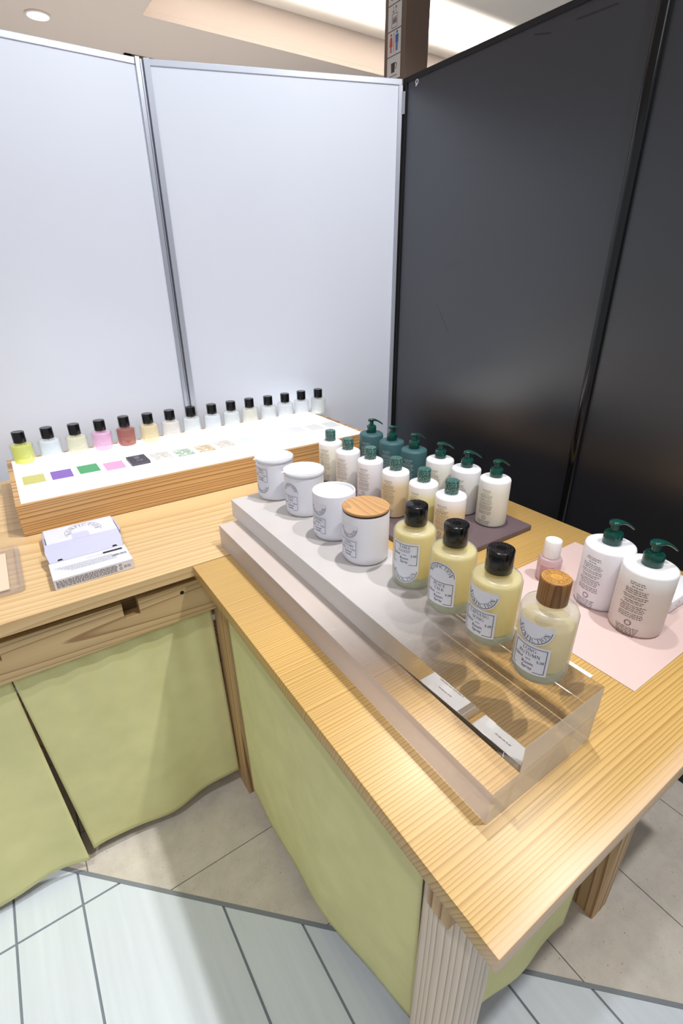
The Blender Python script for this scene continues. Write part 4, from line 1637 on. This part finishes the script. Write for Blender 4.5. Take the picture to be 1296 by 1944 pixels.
# small rose bottle
t_ = thing('small_bottle', 'small rose tinted bottle with white cap on the pink sheet', 'bottle', P(1.468, 0.846, ZP))
r = 0.041
b = MB()
b.lathe([(0, 0), (r - .006, 0), (r, .006), (r, .082), (r - .004, .090), (.026, .093), (.026, .096), (0, .096)], 40)
b.build('bottle_body', M_rose_liq, t_, smooth=45)
b = MB()
b.lathe([(0, .006), (r - .004, .006), (r - .003, .010), (r - .003, .066), (0, .066)], 36)
b.build('rose_liquid', clear_plastic('rose_water', (0.98, 0.84, 0.85, 1), 0.45, lin(236, 200, 204), 0.2), t_, smooth=45)
b = MB()
b.lathe([(0, .094), (.0285, .094), (.0295, .096), (.0285, .155), (.027, .158), (0, .158)], 36)
b.build('cap', M_white_cap, t_, smooth=45)
ik, ik2 = Ink(), Ink()
rr = random.Random(9)
az = math.atan2(-.846, -1.468)
v = .064
for k in range(3):
    ik2.words(0, v, .045, .0035, rr)
    v -= .006
for k in range(7):
    ik.words(0, v, .045, .0026, rr)
    v -= .0052
ik.wrap('fine_print', r, az - .1, 0, .0006, M_ink_soft, t_)
ik2.wrap('red_print', r, az - .1, 0, .0006, M_ink_rose, t_)

# wrapped soap and bare soap
t_ = thing('wrapped_soap', 'bar of soap wrapped in white paper beside the nearer large pump bottle', 'soap', P(1.705, 0.53, ZP))
b = MB()
b.box(-.098, .10, -.042, .050, 0, .046, bev=0.008)
b.build('wrapper', M_wrap, t_, smooth=40)
b = MB()
x = -.0985
b.add([(x, -.040, .004), (x, .046, .004), (x - .006, .010, .026), (x - .002, -.034, .042), (x - .002, .044, .042), (x + .002, -.040, .004), (x + .002, .046, .004)],
      [(0, 2, 1), (0, 3, 2), (2, 3, 4), (1, 2, 4)])
b.build('pleat', M_wrap, t_)
ik = Ink()
ik.arcline(.0, .024, .010, 0, 360, .0014, 20)
ik.plane('emblem', (-.055, -.0426, 0), (1, 0, 0), (0, 0, 1), M_ink_soft, t_)
b = MB()
b.box(-.05, .05, -.036, .036, 0, .040, bev=0.016)
tag(b.build('soap_bar', M_soap, loc=P(1.690, 0.672, ZP), smooth=60), 'bare cream soap bar half hidden between the two large pump bottles', 'soap')

# ================================================================== CARTONS AND TRAY
t_ = thing('opened_carton', 'opened white carton with its printed side out and lilac flap folded back', 'box', P(0.1135, 1.86, -0.9995))
b = MB()
b.box(-.135, .135, -.073, .062, 0, .0405, bev=0.001)
cb = b.build('carton_body', M_carton, t_)
rr = random.Random(12)
ik, ikd = Ink(), Ink()
for k in range(6):
    ik.words(-.02 + .006 * k, .012 - .0075 * k, .20 - .008 * k, .0032, rr)
ik.words(.05, .035, .12, .002, rr)
for k in range(15):
    w = rr.uniform(.0012, .003)
    ik.line(.075 + .0036 * k, -.008, .075 + .0036 * k, .006, w)
ik.plane('fine_print', (0, -.004, .0411), (1, 0, 0), (0, 1, 0), M_ink_grey, cb)
ikd.add([(.050, .030), (.120, .030), (.120, .044), (.050, .044)], [(0, 1, 2, 3)])
ikd.plane('overprint', (0, 0, .0411), (1, 0, 0), (0, 1, 0), M_ink, cb)
ik = Ink()
for k in range(6):
    ik.words(-.025, .030 - .0048 * k, .205, .0036, rr)
for cx in (.088,):
    ik.arcline(cx, .028, .004, 0, 340, .0018, 10)
    ik.line(cx - .004, .010, cx + .004, .010, .0015)
    ik.line(cx - .004, .018, cx + .004, .018, .0015)
    ik.line(cx - .004, .010, cx - .004, .018, .0015)
    ik.line(cx + .004, .010, cx + .004, .018, .0015)
ik.words(.112, .020, .026, .0034, rr)
ik.words(.112, .014, .026, .0034, rr)
ik.plane('fine_print', (0, -.0735, 0), (1, 0, 0), (0, 0, 1), M_ink, cb)


def slab_poly(b, pts, th):
    n = len(pts)
    b.add(pts + [(x, y + th * .5, z - th) for x, y, z in pts], [tuple(range(n)), tuple(range(2 * n - 1, n - 1, -1))] + [(i, n + i, n + (i + 1) % n, (i + 1) % n) for i in range(n)])


yh, zh, yf, zf_ = .062, .041, .176, .066
b = MB()
slab_poly(b, [(-.130, yh, zh), (.130, yh, zh), (.138, (yh + yf) / 2, (zh + zf_) / 2 + .004), (.136, yf, zf_), (-.132, yf, zf_), (-.137, (yh + yf) / 2, (zh + zf_) / 2 + .004)], .002)
fl = b.build('flap', M_carton_in, t_)
fl['label'] = 'lilac inside of the folded flap'
b = MB()
slab_poly(b, [(-.032, yf - .004, zf_), (.032, yf - .004, zf_), (.031, yf + .028, zf_ + .006), (.025, yf + .036, zf_ + .007), (-.025, yf + .036, zf_ + .007), (-.031, yf + .028, zf_ + .006)], .0015)
b.build('tuck_tab', M_carton_in, fl)
b = MB()
for cx in (-.094, .100):
    b.add([(cx - .010, yh + .003, zh + .0018), (cx + .010, yh + .003, zh + .0018), (cx + .006, yh + .012, zh + .0038), (cx - .006, yh + .012, zh + .0038)], [(0, 1, 2, 3)])
b.build('slot', M_dark, t_)
t_ = thing('closed_carton', 'white carton with an arched NONFICTION logo lying behind the opened one', 'box', P(0.1235, 2.155, -0.9995))
b = MB()
b.box(-.134, .134, -.105, .085, 0, .040, bev=0.002)
cb = b.build('carton_body', M_carton, t_)
b = MB()
for sx in (-1, 1):
    b.add([(sx * .1345, -.095, .002), (sx * .1345, .082, .002), (sx * .144, .06, .034), (sx * .144, -.06, .034), (sx * .136, .082, .040), (sx * .136, -.095, .040)],
          [(0, 1, 2, 3), (3, 2, 4, 5)] if sx > 0 else [(3, 2, 1, 0), (5, 4, 2, 3)])
b.build('end_flap', M_carton_in, t_)
ik = Ink()
ik.arctext('NONFICTION', 0, 0, .055, 200, -20, .020, False, 1.0)
ik.arcline(0, 0, .070, 205, -25, .0012, 36)
ik.plane('logo_print', (.010, .0, .0406), (1, 0, 0), (0, 1, 0), M_ink_grey, cb)

t_ = thing('clear_tray', 'clear plastic tray with a beige insert at the left end of the counter', 'tray', P(-0.36, 2.03, -0.9995))
b = MB()


def rrect(x0, x1, y0, y1, r, n=6):
    out = []
    for cx, cy, a0 in ((x1 - r, y1 - r, 0), (x0 + r, y1 - r, 90), (x0 + r, y0 + r, 180), (x1 - r, y0 + r, 270)):
        for i in range(n + 1):
            a = math.radians(a0 + 90 * i / n)
            out.append((cx + r * math.cos(a), cy + r * math.sin(a)))
    return out


b.prism(rrect(-.25, .252, -.185, .19, .022), 0, .006)
b.build('tray_base', M_tray, t_)
o1, i1 = rrect(-.25, .252, -.185, .19, .022), rrect(-.236, .238, -.171, .176, .014)
n = len(o1)
b = MB()
vs = [(x, y, .006) for x, y in o1] + [(x, y, .006) for x, y in i1] + [(x, y, .022) for x, y in o1] + [(x, y, .022) for x, y in i1]
fs = []
for i in range(n):
    j = (i + 1) % n
    fs += [(i, j, 2 * n + j, 2 * n + i), (n + j, n + i, 3 * n + i, 3 * n + j), (2 * n + i, 2 * n + j, 3 * n + j, 3 * n + i)]
b.add(vs, fs)
b.build('tray_rim', M_tray, t_)
b = MB()
b.box(-.225, .205, -.150, .155, .0065, .009)
b.build('tray_insert', M_tray_in, t_)
